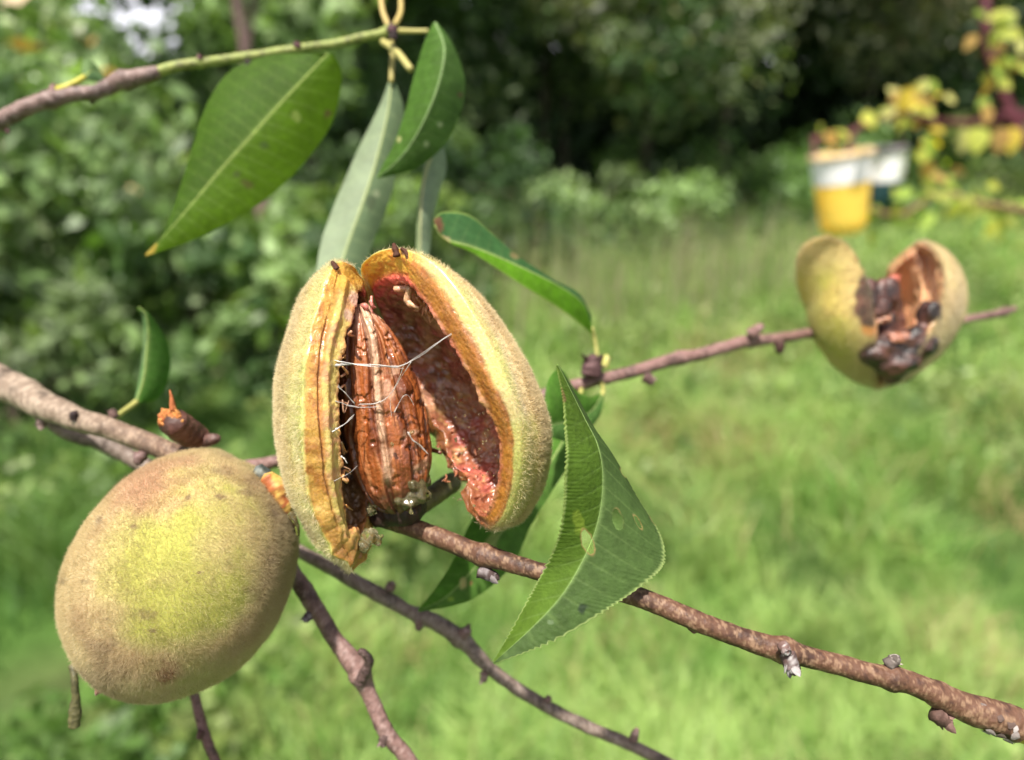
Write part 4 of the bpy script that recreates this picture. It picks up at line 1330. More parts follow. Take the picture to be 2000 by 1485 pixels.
def leaf_mesh(L, Mm, Rr, parent, cols, name="leaf", nu=140, nw=26, mat=None, serr=0.0, bulge=0.06, vein=0.5, holes=(), spots=(), ripple=0.0, vpitch=15, edgecol=None, seed=0,
              thick=0.00016, label=None, mid_w=0.06, petiole=None, pcol=(0.42, 0.40, 0.12), vcol=None):
    """a leaf blade through its left edge, midrib and right edge (rows of px, py, d_cm), with veins, teeth, holes"""
    EL, EM, ER = (cat(PA(k), nu) for k in (L, Mm, Rr))
    k0 = 0.01 * np.mean([r[2] for r in Mm]) / FPX
    s = np.linspace(0, 1, nu)
    if serr:
        saw = (np.abs(((s * 74 + 0.6 * np.sin(s * 40)) % 1.0) - 0.35) - 0.3) * serr * (0.8 + 0.4 * np.sin(s * 57))
        EL = EL + norm(EL - EM) * (saw * k0)[:, None]
        ER = ER + norm(ER - EM) * (saw * k0)[:, None]
    up = norm(np.cross(np.gradient(EM, axis=0), ER - EL + 1e-9))
    if up.mean(0) @ FW > 0:
        up = -up
    rows, tcoord = [], []
    for j in range(-nw, nw + 1):
        w_ = abs(j) / nw
        E = EL if j < 0 else ER
        width = np.linalg.norm(E - EM, axis=1)
        p = EM + (E - EM) * w_
        lift = bulge * width * np.sin(np.pi * w_)
        if ripple:
            lift = lift + ripple * width * w_ * np.sin(s * 34 + (0 if j < 0 else 1.7) + seed) * 0.5
        # pinnate veins press into the blade
        vv = (s * vpitch - w_ * 1.15 * (width / (width.max() + 1e-9))) % 1.0
        vd = np.exp(-((vv - 0.5) / 0.07) ** 2) * (1 - w_) ** 0.5 * (w_ > 0.03)
        lift = lift - vd * 0.000045
        rows.append(p + up * lift[:, None])
        tcoord.append(np.stack([s, np.full(nu, j / nw), vd], -1))
    V = np.array(rows)
    v = V.reshape(-1, 3)
    tc = np.array(tcoord).reshape(-1, 3)
    f = grid_faces(2 * nw + 1, nu)
    w_ = np.abs(tc[:, 1])
    n1, n2 = fbm(v * 260 + seed, 3), fbm(v * 900 + seed, 3)
    cl, cr = np.asarray(cols[0]), np.asarray(cols[1])
    c = np.where(tc[:, 1:2] < 0, cl, cr)
    c = c * (1 + 0.22 * n1 + 0.12 * n2)[:, None]
    vc = np.asarray(vcol if vcol is not None else (0.34, 0.42, 0.16))
    c = mixc(c, vc, tc[:, 2] * vein * 0.25)
    c = mixc(c, vc, np.exp(-(w_ / mid_w) ** 2) * vein * 1.5 * 0.6)
    if edgecol is not None:
        c = mixc(c, edgecol, sstep(0.93, 0.99, w_) * 0.8)
    px, py = scr(v)
    for (x0, y0, rx, ry, ang, col_, st) in spots:
        ca, sa = math.cos(ang), math.sin(ang)
        X, Y = (px - x0) * ca + (py - y0) * sa, -(px - x0) * sa + (py - y0) * ca
        q = np.hypot(X / rx, Y / ry) + 0.45 * n2
        c = mixc(c, col_, (1 - sstep(0.6, 1.05, q)) * st)
    keep = np.ones(len(f), bool)
    for (x0, y0, rx, ry, ang) in holes:
        ca, sa = math.cos(ang), math.sin(ang)
        X, Y = (px - x0) * ca + (py - y0) * sa, -(px - x0) * sa + (py - y0) * ca
        q = np.hypot(X / rx, Y / ry) + 0.35 * n2 + 0.25 * n1
        c = mixc(c, (0.36, 0.25, 0.11), (1 - sstep(1.0, 1.28, q)) * 0.85 * sstep(-0.4, 0.1, n1))
        keep &= ~(q[f].mean(1) < 1.0)
    f = f[keep]
    mb = MB()
    vb = v - np.repeat(up[None], 2 * nw + 1, 0).reshape(-1, 3) * thick
    mb.add(v, f, c)
    o = None
    # underside as a second skin so the blade has thickness
    mb.add(vb, f[:, ::-1], mixc(c, np.array((0.20, 0.27, 0.13)), 0.35))
    # raised midrib
    rr = np.linspace(1, 0.35, nu) * 2.0 * k0 * (0.6 if vein < 0.3 else 1.0)
    vv, ff = tube_geo(EM - up * thick * 0.5, rr, 8)
    mb.add(vv, ff, vc)
    o = mb.build(name, mat or M_leaf, parent)
    if label:
        o["label"] = label
    if petiole:
        pm = MB()
        pts, r0, r1 = petiole
        cc = cat(PA(pts), 30)
        vv, ff = tube_geo(cc, np.linspace(r0, r1, 30) * k0, 10)
        pm.add(vv, ff, mixc(np.tile(pcol, (len(vv), 1)), np.asarray(pcol) * 0.7, sstep(0, 0.4, fbm(vv * 500, 2))))
        pm.build("petiole", M_petiole, o)
    return o


def build_branches():
    grp = "branches of the peach tree"
    red, redhi, redlo = (0.115, 0.045, 0.030), (0.36, 0.20, 0.13), (0.035, 0.016, 0.013)
    pink, pinkhi, pinklo = (0.18, 0.105, 0.085), (0.33, 0.24, 0.205), (0.06, 0.035, 0.03)
    grey, greyhi, greylo = (0.17, 0.12, 0.085), (0.33, 0.26, 0.20), (0.05, 0.035, 0.025)
    # ---- main branch from the left edge, behind both peaches, out at the lower right
    t = thing("peach_branch", "long reddish brown branch from the left edge past both near peaches to lower right", "branch", P(0, 740, 16.5), grp)
    build_branch_obj("wood", [(-160, 650, 17.2, 35), (-20, 738, 16.6, 32), (60, 780, 16.0, 30), (120, 806, 15.5, 25), (200, 833, 15.0, 21), (280, 862, 14.6, 20), (350, 890, 14.2, 20),
                              (450, 925, 14.0, 20), (560, 965, 13.8, 19), (650, 988, 13.4, 19), (715, 1005, 13.0, 19), (790, 1026, 12.7, 19), (860, 1052, 12.4, 19), (940, 1086, 12.0, 19.5),
                              (1010, 1106, 11.7, 18), (1080, 1122, 11.5, 17.5), (1160, 1142, 11.4, 18), (1240, 1165, 11.3, 19), (1340, 1206, 11.2, 20), (1440, 1242, 11.15, 20), (1530, 1270, 11.1, 22),
                              (1600, 1290, 11.1, 20), (1680, 1311, 11.1, 20), (1760, 1328, 11.1, 22), (1830, 1354, 11.1, 23), (1890, 1383, 11.1, 29), (1940, 1402, 11.1, 32), (1985, 1416, 11.1, 34)],
                     (0.100, 0.048, 0.028), (0.30, 0.19, 0.115), redlo, t, seed=3, n=900, seg=32, rough=0.075, speck=0.55, old=((0.185, 0.135, 0.095), (0.32, 0.25, 0.185), 60, 460), bumps=[(1535, 1275, 0.25, 18), (945, 1088, 0.2, 20), (1745, 1320, 0.2, 14), (1830, 1358, 0.15, 16)])
    build_branch_obj("green_tip", [(1975, 1414, 11.1, 29), (2010, 1428, 11.1, 29), (2080, 1455, 11.1, 28)], (0.42, 0.34, 0.06), (0.50, 0.28, 0.08), (0.30, 0.16, 0.05), t, seed=5, rough=0.05)
    # weathered collar of bud-scale scars at the growth ring
    mb = MB()
    g = np.random.default_rng(3)
    for k in range(26):
        a = g.uniform(0, 2 * np.pi)
        u = g.uniform(0, 1)
        ctr = P(1895 + 75 * u, 1388 + 30 * u, 11.1)
        rad = (0.8 * RT * -0.36 * math.cos(a) + UP * 0.93 * math.cos(a) - FW * math.sin(a))
        rad = norm(rad)
        R0 = 37 * 0.01 * 11.1 / FPX
        b0 = ctr + rad * R0 * 0.95
        tp = b0 + (RT * 0.9 - UP * 0.35) * 0.0013 * g.uniform(0.5, 1.2) + rad * 0.0004 * g.uniform(0.2, 1.6)
        leaf_quadmesh(b0, tp, 0.0012 * g.uniform(0.7, 1.4), rad, mixc(np.array((0.07, 0.04, 0.03)), np.array((0.40, 0.36, 0.34)), g.random() ** 1.8), mb, cup=-0.15, n=5)
    mb.build("bud_scale_scars", M_budm, t)
    bud(1540, 1285, 10.85, (0.25, 1, 0.5), 34, 30, t, (0.09, 0.055, 0.05), 9, (0.36, 0.34, 0.33))
    bud(1530, 1262, 10.8, (0.2, 0.7, 0.8), 20, 22, t, (0.12, 0.07, 0.06), 7, (0.40, 0.37, 0.36))
    bud(1738, 1296, 11.1, (0.75, -0.65, 0.1), 24, 24, t, (0.10, 0.08, 0.07), 5, (0.36, 0.32, 0.28))
    bud(1832, 1398, 11.1, (0.8, 0.6, 0), 34, 30, t, (0.08, 0.045, 0.035), 4, (0.20, 0.12, 0.10))
    bud(945, 1118, 11.95, (0.9, 0.35, 0.2), 34, 26, t, (0.055, 0.035, 0.032), 4, (0.20, 0.17, 0.17))
    bud(1352, 1225, 11.2, (0.5, 0.8, 0), 14, 16, t, (0.07, 0.03, 0.025), 2, (0.15, 0.08, 0.06))
    bud(145, 815, 15.0, (0.1, -0.9, 0.5), 14, 16, t, (0.03, 0.02, 0.02), 3, (0.08, 0.05, 0.05))
    bud(222, 812, 15.2, (-0.2, -0.9, 0), 14, 18, t, (0.10, 0.06, 0.05), 3, (0.2, 0.13, 0.12))
    bud(82, 822, 15.7, (-0.2, 0.9, 0), 18, 20, t, (0.12, 0.08, 0.07), 3, (0.2, 0.15, 0.13))
    bud(275, 890, 14.4, (-0.2, 0.9, 0.3), 20, 24, t, (0.12, 0.07, 0.06), 3, (0.22, 0.15, 0.14))
    # broken spur with torn orange wood
    sp = build_branch_obj("broken_spur", [(392, 858, 14.2, 22), (370, 848, 14.0, 26), (350, 836, 13.8, 28), (334, 824, 13.6, 28)], (0.10, 0.04, 0.028), (0.20, 0.10, 0.07), (0.03, 0.015, 0.012), t, seed=8, rough=0.14)
    mb = MB()
    for k in range(40):
        a = g.uniform(0, 2 * np.pi)
        rr = 24 * math.sqrt(g.random())
        b0 = (336 + rr * math.cos(a), 822 + rr * 0.8 * math.sin(a), 13.55)
        ln = g.uniform(4, 13) if k else 40
        if k == 0:
            b0 = (338, 802, 13.5)
        c_ = cat(PA([b0, (b0[0] - 2, b0[1] - ln * 0.5, b0[2] - 0.06), (b0[0] - 5 + g.normal(0, 3), b0[1] - ln, b0[2] - 0.1)]), 8)
        vv, ff = tube_geo(c_, np.linspace(6.5 if k else 7, 1.2, 8) * 0.01 * 13.5 / FPX, 6, lambda q: 0.3 * fbm(q * 1500, 2))
        mb.add(vv, ff, mixc(np.array((0.62, 0.30, 0.09)), np.array((0.34, 0.10, 0.04)), g.random() ** 1.3 if k else 0.9))
    mb.build("torn_wood", M_budm, sp)
    build_branch_obj("spur", [(380, 868, 14.2, 17), (402, 862, 14.1, 14), (418, 858, 14.0, 11), (428, 855, 14.0, 7)], (0.10, 0.05, 0.04), (0.22, 0.14, 0.12), (0.03, 0.02, 0.02), t, seed=9, n=40)
    # green-brown spur behind the split peach and the dark gummy joint of its stalk
    build_branch_obj("spur", [(778, 1006, 12.9, 20), (812, 990, 13.2, 20), (850, 966, 13.5, 20), (880, 946, 13.8, 20), (888, 941, 13.9, 14)], (0.13, 0.11, 0.035), (0.20, 0.16, 0.06), (0.05, 0.03, 0.015), t, seed=10, rough=0.08)
    build_branch_obj("stalk", [(735, 1012, 12.6, 20), (765, 1000, 12.5, 27), (795, 1000, 12.5, 28), (818, 990, 12.8, 20)], (0.03, 0.016, 0.012), (0.07, 0.03, 0.02), (0.012, 0.008, 0.008), t, seed=12, rough=0.28)
    # the lower grey fork
    sb = build_branch_obj("side_branch", [(60, 790, 16.1, 14.5), (130, 838, 16.4, 15.8), (200, 866, 16.6, 16.5), (260, 898, 16.7, 16.5), (340, 945, 16.6, 15.2), (450, 1010, 16.2, 14.5), (560, 1065, 15.6, 13.2), (640, 1108, 15.3, 13.2),
                                          (740, 1160, 15.2, 14.5), (800, 1194, 15.2, 13.2), (845, 1212, 15.2, 15.2), (900, 1245, 15.2, 15.8), (940, 1290, 15.2, 12.5), (990, 1335, 15.2, 12.5), (1060, 1375, 15.2, 11.9), (1150, 1420, 15.2, 11.9),
                                          (1250, 1465, 15.2, 11.2), (1400, 1540, 15.2, 11.2)],
                          (0.165, 0.12, 0.095), (0.29, 0.235, 0.20), greylo, t, seed=14, n=420, rough=0.12, bumps=[(765, 1150, 0.35, 12), (818, 1208, 0.2, 14), (905, 1240, 0.2, 18), (935, 1280, 0.15, 14)])
    for (x, y, dx, dy, l, w_) in ((762, 1148, 0.5, -0.8, 14, 20), (818, 1216, 0, 1, 18, 16), (905, 1238, 0.7, -0.5, 18, 22), (945, 1318, 0, 1, 16, 16), (1238, 1442, 0.3, -0.9, 22, 16), (1070, 1368, .4, -.8, 10, 14)):
        b_ = bud(x, y, 15.1, (dx, dy), l, w_, sb, (0.16, 0.10, 0.085), 3, (0.28, 0.2, 0.18))
    leaf_mesh([(262, 785, 16.4), (272, 740, 16.6), (278, 690, 16.8), (280, 650, 16.8), (277, 618, 16.7), (266, 602, 16.6)],
              [(266, 786, 16.4), (280, 742, 16.5), (286, 690, 16.6), (289, 645, 16.6), (284, 612, 16.5), (270, 600, 16.5)],
              [(270, 788, 16.4), (312, 775, 16.9), (333, 720, 17.2), (328, 672, 17.2), (303, 628, 16.9), (276, 604, 16.5)], t,
              [(0.12, 0.22, 0.08), (0.085, 0.20, 0.035)], nu=80, nw=14, bulge=0.1, vein=0.5, petiole=([(224, 818, 15.2), (238, 806, 15.8), (255, 794, 16.2), (266, 785, 16.4)], 5, 5.5),
              label="small folded leaf on a yellow stalk", mid_w=0.1)

    # ---- steep twig below
    t = thing("peach_branch", "steep pinkish twig with hooked bud leaving the frame at the bottom", "branch", P(560, 1100, 14.4), grp)
    build_branch_obj("wood", [(520, 1040, 14.6, 15.8), (570, 1120, 14.4, 16.6), (610, 1180, 14.3, 16.6), (650, 1245, 14.2, 15.8), (695, 1305, 14.1, 20.2), (720, 1355, 14.1, 15.1), (750, 1420, 14.0, 15.8), (790, 1475, 14.0, 15.1), (850, 1560, 14, 15.1)],
                     (0.175, 0.10, 0.085), (0.31, 0.225, 0.20), pinklo, t, seed=22, n=300, rough=0.11, bumps=[(705, 1318, 0.2, 13.0)])
    build_branch_obj("spur", [(704, 1330, 13.95, 13.0), (716, 1308, 13.85, 10.1), (722, 1292, 13.8, 8.6), (714, 1278, 13.75, 7.9), (702, 1272, 13.7, 6.5)], (0.07, 0.04, 0.035), (0.2, 0.14, 0.13), (0.03, 0.02, 0.02), t, seed=23, rough=0.2)
    bud(604, 1202, 14.2, (-0.5, 0.7, 0.5), 16, 18, t, (0.10, 0.07, 0.08), 4, (0.26, 0.22, 0.24))
    bud(752, 1440, 13.9, (-0.3, 0.9, 0.2), 20, 20, t, (0.08, 0.05, 0.045), 3, (0.2, 0.14, 0.13))
    # ---- thin twig at the bottom left
    t = thing("peach_branch", "thin dark twig under the whole peach at the bottom edge", "branch", P(380, 1340, 15), grp)
    build_branch_obj("wood", [(360, 1290, 15, 9.0), (382, 1365, 15, 9.0), (396, 1420, 15, 9.8), (415, 1475, 15, 9.0), (440, 1540, 15, 9.0)], (0.13, 0.06, 0.055), (0.25, 0.16, 0.15), (0.05, 0.025, 0.02), t, seed=31, rough=0.1)
    bud(392, 1432, 14.9, (-0.3, 0.9, 0), 14, 14, t, (0.08, 0.04, 0.035), 2, (0.2, 0.12, 0.1))
    # ---- withered strip hanging behind the whole peach
    o = build_branch_obj("withered_leaf", [(140, 1300, 13.6, 7), (146, 1330, 13.5, 7), (149, 1365, 13.5, 8), (146, 1395, 13.5, 12), (144, 1420, 13.5, 10)], (0.07, 0.065, 0.025), (0.15, 0.13, 0.05), (0.03, 0.022, 0.012), None, seed=33, rough=0.16, mat=M_bark)
    tag(o, "withered olive leaf remnant dangling behind the tip of the whole peach", "leaf")

    # ---- twig that carries the far peach
    t = thing("peach_branch", "slender pinkish twig running behind the split peach to the far rotten peach", "branch", P(490, 915, 15.5), grp)
    build_branch_obj("wood", [(400, 935, 15.2, 14.0), (490, 912, 15.5, 13.3), (560, 900, 15.8, 12.6), (700, 868, 16.3, 12.6), (900, 815, 16.8, 11.9), (1040, 778, 17.0, 11.9), (1130, 752, 17.2, 12.6), (1230, 728, 17.5, 11.9),
                              (1320, 703, 18.0, 12.6), (1390, 686, 18.4, 11.9), (1450, 668, 18.8, 11.9), (1520, 660, 19.4, 10.5), (1600, 650, 20.5, 9.8), (1720, 640, 21.6, 8.4), (1850, 632, 22.2, 7.0), (1900, 622, 22.4, 7.0), (1950, 612, 22.6, 7.7), (1984, 602, 22.8, 4.9)],
                     (0.18, 0.098, 0.085), (0.33, 0.225, 0.20), pinklo, t, seed=41, n=420, rough=0.12, bumps=[(1330, 700, 0.2, 11.2), (1465, 660, 0.25, 9.8), (1960, 608, 0.35, 9.8)])
    bud(1155, 725, 17.0, (0.15, -1, 0.1), 34, 40, t, (0.06, 0.03, 0.03), 4, (0.14, 0.08, 0.08))
    bud(1470, 650, 18.6, (0.75, -0.6, 0.1), 26, 22, t, (0.16, 0.09, 0.08), 3, (0.3, 0.2, 0.18))
    bud(1265, 738, 17.4, (0.6, 0.7, 0), 18, 22, t, (0.08, 0.045, 0.04), 3, (0.2, 0.13, 0.12))
    bud(1522, 672, 19.2, (0.1, 1, 0), 20, 20, t, (0.06, 0.03, 0.025), 2, (0.1, 0.06, 0.05))
    bud(1180, 712, 17.3, (0.3, -0.9, 0), 20, 18, t, (0.40, 0.38, 0.10), 3, (0.5, 0.45, 0.2))
    # arched leaf over the split peach
    leaf_mesh([(848, 428, 15.2), (868, 414, 15.6), (915, 420, 15.8), (960, 455, 15.9), (1010, 498, 16.0), (1080, 545, 16.3), (1130, 572, 16.7), (1153, 612, 17.0)],
              [(850, 440, 15.1), (868, 466, 15.2), (920, 482, 15.3), (975, 503, 15.5), (1035, 530, 15.7), (1095, 560, 16.1), (1138, 592, 16.6), (1155, 632, 17.0)],
              [(852, 446, 15.1), (876, 472, 15.2), (925, 495, 15.3), (975, 527, 15.4), (1030, 563, 15.6), (1085, 597, 16.0), (1130, 630, 16.5), (1157, 655, 17.0)], t,
              [(0.045, 0.115, 0.036), (0.10, 0.23, 0.012)], bulge=0.05, vein=0.35, petiole=([(1156, 640, 17.0), (1163, 670, 17.1), (1166, 705, 17.1), (1158, 735, 17.2)], 4, 5),
              spots=[(852, 445, 16, 22, 0.3, (0.20, 0.10, 0.06), 0.95), (868, 468, 14, 9, 0.5, (0.38, 0.28, 0.16), 0.9), (1005, 500, 14, 8, .5, (0.3, 0.2, 0.1), .6)], seed=3,
              label="arched leaf with a brown tip above the split peach", edgecol=(0.30, 0.38, 0.10))
    # leaf pieces behind the right side of the split peach
    leaf_mesh([(1172, 768, 16.6), (1152, 775, 16.0), (1125, 762, 15.2), (1096, 722, 14.6), (1072, 742, 14.3), (1062, 790, 14.2)],
              [(1176, 772, 16.6), (1158, 800, 16.0), (1130, 818, 15.2), (1100, 826, 14.6), (1078, 830, 14.3), (1060, 832, 14.2)],
              [(1180, 775, 16.6), (1172, 812, 16.2), (1145, 845, 15.4), (1115, 862, 14.8), (1088, 858, 14.4), (1060, 846, 14.2)], t,
              [(0.09, 0.20, 0.03), (0.10, 0.20, 0.05)], nu=100, nw=20, bulge=0.08, vein=0.4, seed=5, vpitch=8, mid_w=0.05, label="leaf half hidden between the split peach and the folded leaf",
              petiole=([(1176, 772, 16.6), (1178, 758, 16.9), (1172, 745, 17.2)], 5, 5))
    leaf_mesh([(1118, 800, 16.4), (1060, 850, 15.8), (985, 930, 15.2), (925, 1010, 14.8), (885, 1095, 14.6), (850, 1150, 14.5), (817, 1190, 14.5)],
              [(1124, 802, 16.4), (1095, 870, 15.6), (1045, 945, 15.0), (990, 1025, 14.7), (930, 1105, 14.5), (872, 1165, 14.5), (817, 1192, 14.5)],
              [(1130, 804, 16.4), (1118, 890, 15.6), (1075, 965, 15.1), (1035, 1030, 14.8), (1000, 1105, 14.6), (920, 1172, 14.5), (818, 1196, 14.5)], t,
              [(0.075, 0.175, 0.022), (0.09, 0.18, 0.035)], bulge=0.07, vein=0.45, seed=7,
              spots=[(960, 1060, 14, 26, 0.3, (0.34, 0.36, 0.14), 0.7), (905, 1140, 9, 13, 0.2, (0.45, 0.38, 0.20), 0.9), (920, 1140, 5, 8, 0.2, (0.3, 0.14, 0.08), 0.8), (880, 1170, 9, 6, 0, (.25, .35, .06), .8)],
              label="long leaf hanging behind the lower branch", petiole=([(1126, 800, 16.4), (1132, 778, 16.8), (1136, 755, 17.2)], 5, 5))

    # ---- the near folded leaf, on its own hidden twig
    leaf = leaf_mesh([(1087, 712, 11.1), (1094, 745, 10.95), (1102, 800, 10.8), (1105, 860, 10.65), (1105, 920, 10.55), (1101, 985, 10.65), (1092, 1045, 10.85), (1066, 1105, 11.1), (1036, 1160, 11.2), (1000, 1228, 11.1), (962, 1294, 10.8)],
                     [(1089, 712, 11.1), (1112, 758, 11.3), (1142, 818, 11.35), (1166, 866, 11.3), (1177, 920, 11.2), (1174, 985, 11.1), (1160, 1045, 11.0), (1133, 1105, 10.95), (1095, 1166, 10.9), (1040, 1225, 10.85), (963, 1295, 10.8)],
                     [(1091, 712, 11.12), (1122, 768, 11.7), (1168, 850, 12.0), (1212, 915, 12.0), (1255, 985, 11.8), (1292, 1050, 11.5), (1298, 1098, 11.25), (1262, 1138, 11.0), (1190, 1188, 10.85), (1080, 1252, 10.75), (965, 1297, 10.75)],
                     None, [(0.095, 0.165, 0.022), (0.072, 0.122, 0.034)], name="folded_leaf", nu=420, nw=70, serr=10.0, bulge=0.05, vein=0.55, ripple=0.02, seed=9, mid_w=0.035, vpitch=17,
                     edgecol=(0.34, 0.42, 0.16),
                     holes=[(1148, 1060, 10, 24, -0.35), (1208, 1016, 10, 20, -0.25), (1246, 1020, 4.5, 16, -0.5), (1276, 1012, 5, 17, -0.5), (1268, 985, 5, 11, -0.6), (1218, 924, 3.5, 10, -0.6), (1226, 930, 2.5, 8, -0.6)],
                     spots=[(1136, 1188, 13, 14, 0, (0.03, 0.045, 0.03), 0.8),
                            (1130, 1020, 14, 24, -0.2, (0.28, 0.36, 0.05), 0.55), (1097, 770, 8, 18, -0.2, (0.25, 0.13, 0.08), 0.6),
                            (1278, 1006, 12, 26, -0.5, (0.12, 0.07, 0.05), 0.5), (1075, 1215, 10, 6, .3, (.2, .26, .15), .5)], vcol=(0.30, 0.42, 0.15), thick=0.00014)
    tag(leaf, "large serrated green leaf folded along its midrib with insect holes in front of the branch", "leaf")

    # ---- upper branch with the hanging leaves
    t = thing("peach_branch", "upper twig turning from brown to green with leaves hanging from its tip", "branch", P(0, 245, 17), grp)
    build_branch_obj("wood", [(-120, 300, 17, 15.6), (-10, 240, 17, 15.6), (60, 207, 17, 16.4), (130, 186, 17.2, 14.0), (190, 178, 17.3, 14.0), (235, 157, 17.4, 16.4), (285, 147, 17.4, 14.8), (310, 142, 17.4, 10.9)],
                     (0.165, 0.105, 0.09), (0.31, 0.235, 0.215), (0.06, 0.035, 0.03), t, seed=51, n=220, rough=0.13, bumps=[(100, 190, 0.25, 12.5), (240, 152, 0.2, 10.9), (185, 186, 0.1, 10.9)])
    build_branch_obj("green_shoot", [(300, 144, 17.4, 10.1), (350, 130, 17.5, 10.1), (395, 122, 17.6, 9.4), (480, 110, 17.8, 9.4), (580, 96, 18, 8.6), (680, 80, 18.2, 8.6), (740, 68, 18.3, 8.6), (765, 58, 18.3, 11.7), (775, 54, 18.3, 7.0)],
                     (0.20, 0.24, 0.055), (0.34, 0.34, 0.10), (0.12, 0.10, 0.05), t, seed=52, n=260, rough=0.06, speck=0.6, bumps=[(390, 121, 0.25, 7.0), (580, 94, 0.25, 7.0)])
    for (x, y, dx, dy, l, w_, c_) in ((104, 178, 0.2, -1, 22, 26, (0.13, 0.08, 0.075)), (390, 114, 0.2, -1, 12, 18, (0.06, 0.03, 0.03)), (485, 122, 0, 1, 16, 24, (0.03, 0.025, 0.02)), (580, 90, 0.2, -0.8, 14, 22, (0.06, 0.03, 0.03)),
                                      (765, 60, 0.3, -0.6, 18, 34, (0.07, 0.035, 0.04)), (768, 68, 0, 1, 14, 30, (0.03, 0.02, 0.02)), (180, 194, 0.3, 1, 12, 18, (0.06, 0.04, 0.035)), (240, 150, -0.6, 0.2, 14, 20, (0.03, 0.02, 0.02)), (10, 252, 0.7, 0.6, 18, 18, (0.04, 0.02, 0.02))):
        bud(x, y, 17.5, (dx, dy), l * 0.7, w_ * 0.62, t, c_, 4, np.minimum(np.array(c_) * 2.5, 1))
    tubes("petiole", [(PA([(748, 82, 18.1), (775, 102, 17.6), (802, 136, 17.2)]), 0.00085, 0.0008, (0.40, 0.36, 0.12)), (PA([(763, 70, 18.3), (766, 110, 18.3), (764, 160, 18.2)]), 0.0006, 0.0006, (0.38, 0.32, 0.10)),
                      (PA([(775, 60, 18.3), (800, 61, 18.2), (835, 61, 18.1)]), 0.0006, 0.0005, (0.42, 0.38, 0.12)), (PA([(758, 50, 18.3), (747, 20, 18.5), (742, -30, 18.8)]), 0.0007, 0.0006, (0.45, 0.34, 0.12)),
                      (PA([(772, 48, 18.3), (783, 20, 18.5), (780, -30, 18.8)]), 0.0007, 0.0006, (0.42, 0.32, 0.10))], M_petiole, t)
    leaf_mesh([(625, 104, 17.4), (530, 108, 17.5), (455, 135, 17.4), (408, 195, 17.2), (378, 280, 17.0), (350, 370, 16.8), (318, 455, 16.6), (284, 497, 16.5)],
              [(640, 105, 17.5), (590, 158, 17.3), (530, 222, 17.1), (478, 280, 16.9), (428, 335, 16.8), (378, 394, 16.7), (328, 452, 16.6), (284, 498, 16.5)],
              [(652, 106, 17.5), (668, 150, 17.7), (650, 235, 17.7), (605, 305, 17.5), (545, 368, 17.2), (465, 425, 16.9), (370, 472, 16.7), (285, 500, 16.5)], t,
              [(0.052, 0.108, 0.008), (0.066, 0.132, 0.004)], bulge=0.06, vein=0.6, seed=11, vpitch=20, mid_w=0.035, vcol=(0.32, 0.40, 0.12), mat=M_leaf,
              spots=[(578, 228, 11, 12, 0, (0.20, 0.26, 0.06), 0.7), (515, 285, 10, 10, 0, (0.05, 0.08, 0.02), 0.7), (462, 340, 10, 10, 0, (0.06, 0.08, 0.02), 0.7), (485, 360, 20, 8, 0.5, (0.08, 0.07, 0.02), 0.7), (288, 492, 26, 16, 2.4, (0.42, 0.30, 0.06), 0.9),
                     (640, 222, 8, 10, 0, (0.10, 0.06, 0.03), 0.7)], label="broad dark green leaf hanging with a yellowed tip")
    leaf_mesh([(762, 150, 18.3), (742, 205, 18.4), (698, 295, 18.2), (655, 395, 17.8), (628, 470, 17.4), (618, 540, 17.0), (622, 610, 16.8)],
              [(765, 150, 18.3), (757, 220, 18.2), (733, 320, 18.0), (705, 405, 17.7), (678, 480, 17.4), (658, 545, 17.0), (640, 612, 16.8)],
              [(768, 150, 18.3), (788, 215, 18.4), (778, 310, 18.4), (762, 390, 18.2), (730, 470, 17.9), (700, 545, 17.4), (660, 612, 16.9)], t,
              [(0.20, 0.255, 0.15), (0.105, 0.155, 0.075)], bulge=0.06, vein=0.5, seed=12, mat=M_leafu, vcol=(0.42, 0.48, 0.22), spots=[(725, 395, 10, 22, 0.2, (0.06, 0.08, 0.04), 0.7), (735, 378, 8, 8, 0, (0.3, 0.33, 0.2), 0.6)],
              label="pale underside leaf hanging straight down behind the split peach")
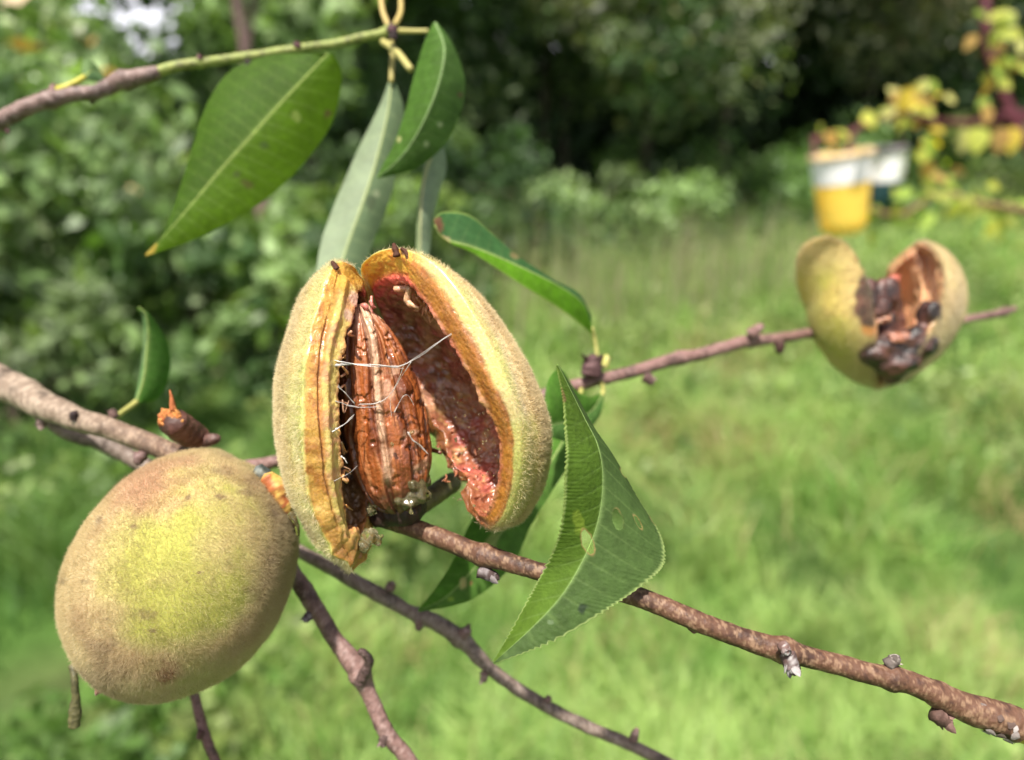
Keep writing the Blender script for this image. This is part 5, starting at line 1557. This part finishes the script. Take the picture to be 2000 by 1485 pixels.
    leaf_mesh([(846, 44, 16.8), (828, 85, 16.7), (808, 150, 16.6), (792, 215, 16.5), (770, 280, 16.5), (748, 322, 16.5), (736, 346, 16.5)],
              [(850, 44, 16.8), (868, 95, 16.4), (858, 160, 16.2), (832, 228, 16.2), (800, 285, 16.3), (768, 322, 16.4), (736, 347, 16.5)],
              [(854, 44, 16.8), (886, 90, 16.9), (908, 160, 17.0), (898, 225, 16.9), (860, 292, 16.7), (805, 332, 16.6), (738, 349, 16.5)], t,
              [(0.068, 0.145, 0.022), (0.080, 0.155, 0.034)], bulge=0.07, vein=0.45, seed=13, vcol=(0.28, 0.38, 0.18), spots=[(780, 272, 6, 8, 0, (0.35, 0.36, 0.16), 0.9), (832, 282, 6, 7, 0, (0.3, 0.36, 0.2), 0.8), (860, 243, 7, 7, 0, (0.3, 0.36, 0.2), 0.7), (900, 185, 7, 9, 0, (0.12, .07, .05), .7)],
              label="glossy dark green leaf curving in front of the pale ones")
    leaf_mesh([(838, 300, 17.4), (826, 340, 17.4), (818, 390, 17.4), (815, 440, 17.3), (813, 500, 17.2), (814, 560, 17)],
              [(846, 300, 17.4), (832, 340, 17.3), (824, 390, 17.2), (822, 440, 17.1), (821, 500, 17.1), (819, 560, 17)],
              [(868, 288, 17.6), (872, 330, 17.7), (856, 385, 17.7), (845, 430, 17.6), (839, 490, 17.4), (826, 560, 17)], t,
              [(0.26, 0.31, 0.16), (0.24, 0.31, 0.19)], nu=90, nw=14, bulge=0.05, vein=0.5, seed=14, mat=M_leafu, vcol=(0.46, 0.46, 0.24), label="narrow pale leaf edge-on behind the arched leaf")
    leaf_mesh([(160, 152, 17.6), (160, 130, 17.8), (168, 113, 18), (178, 118, 18.2)],
              [(165, 152, 17.5), (176, 140, 17.7), (186, 140, 18), (205, 158, 18.2)],
              [(166, 154, 17.5), (182, 158, 17.7), (200, 162, 18), (212, 166, 18.2)], t, [(0.16, 0.24, 0.10), (0.16, 0.26, 0.12)], nu=40, nw=10, bulge=0.1, vein=0.3, seed=15,
              petiole=([(112, 176, 17.3), (130, 170, 17.3), (150, 160, 17.4), (165, 150, 17.5)], 7, 5), pcol=(0.48, 0.44, 0.06), label="tiny pale leaf on a yellow stalk")


build_ground()
build_grass()
build_trees()
build_shrub_cups()
build_branches()
build_split_peach()
build_whole_peach()
build_rotten_peach()
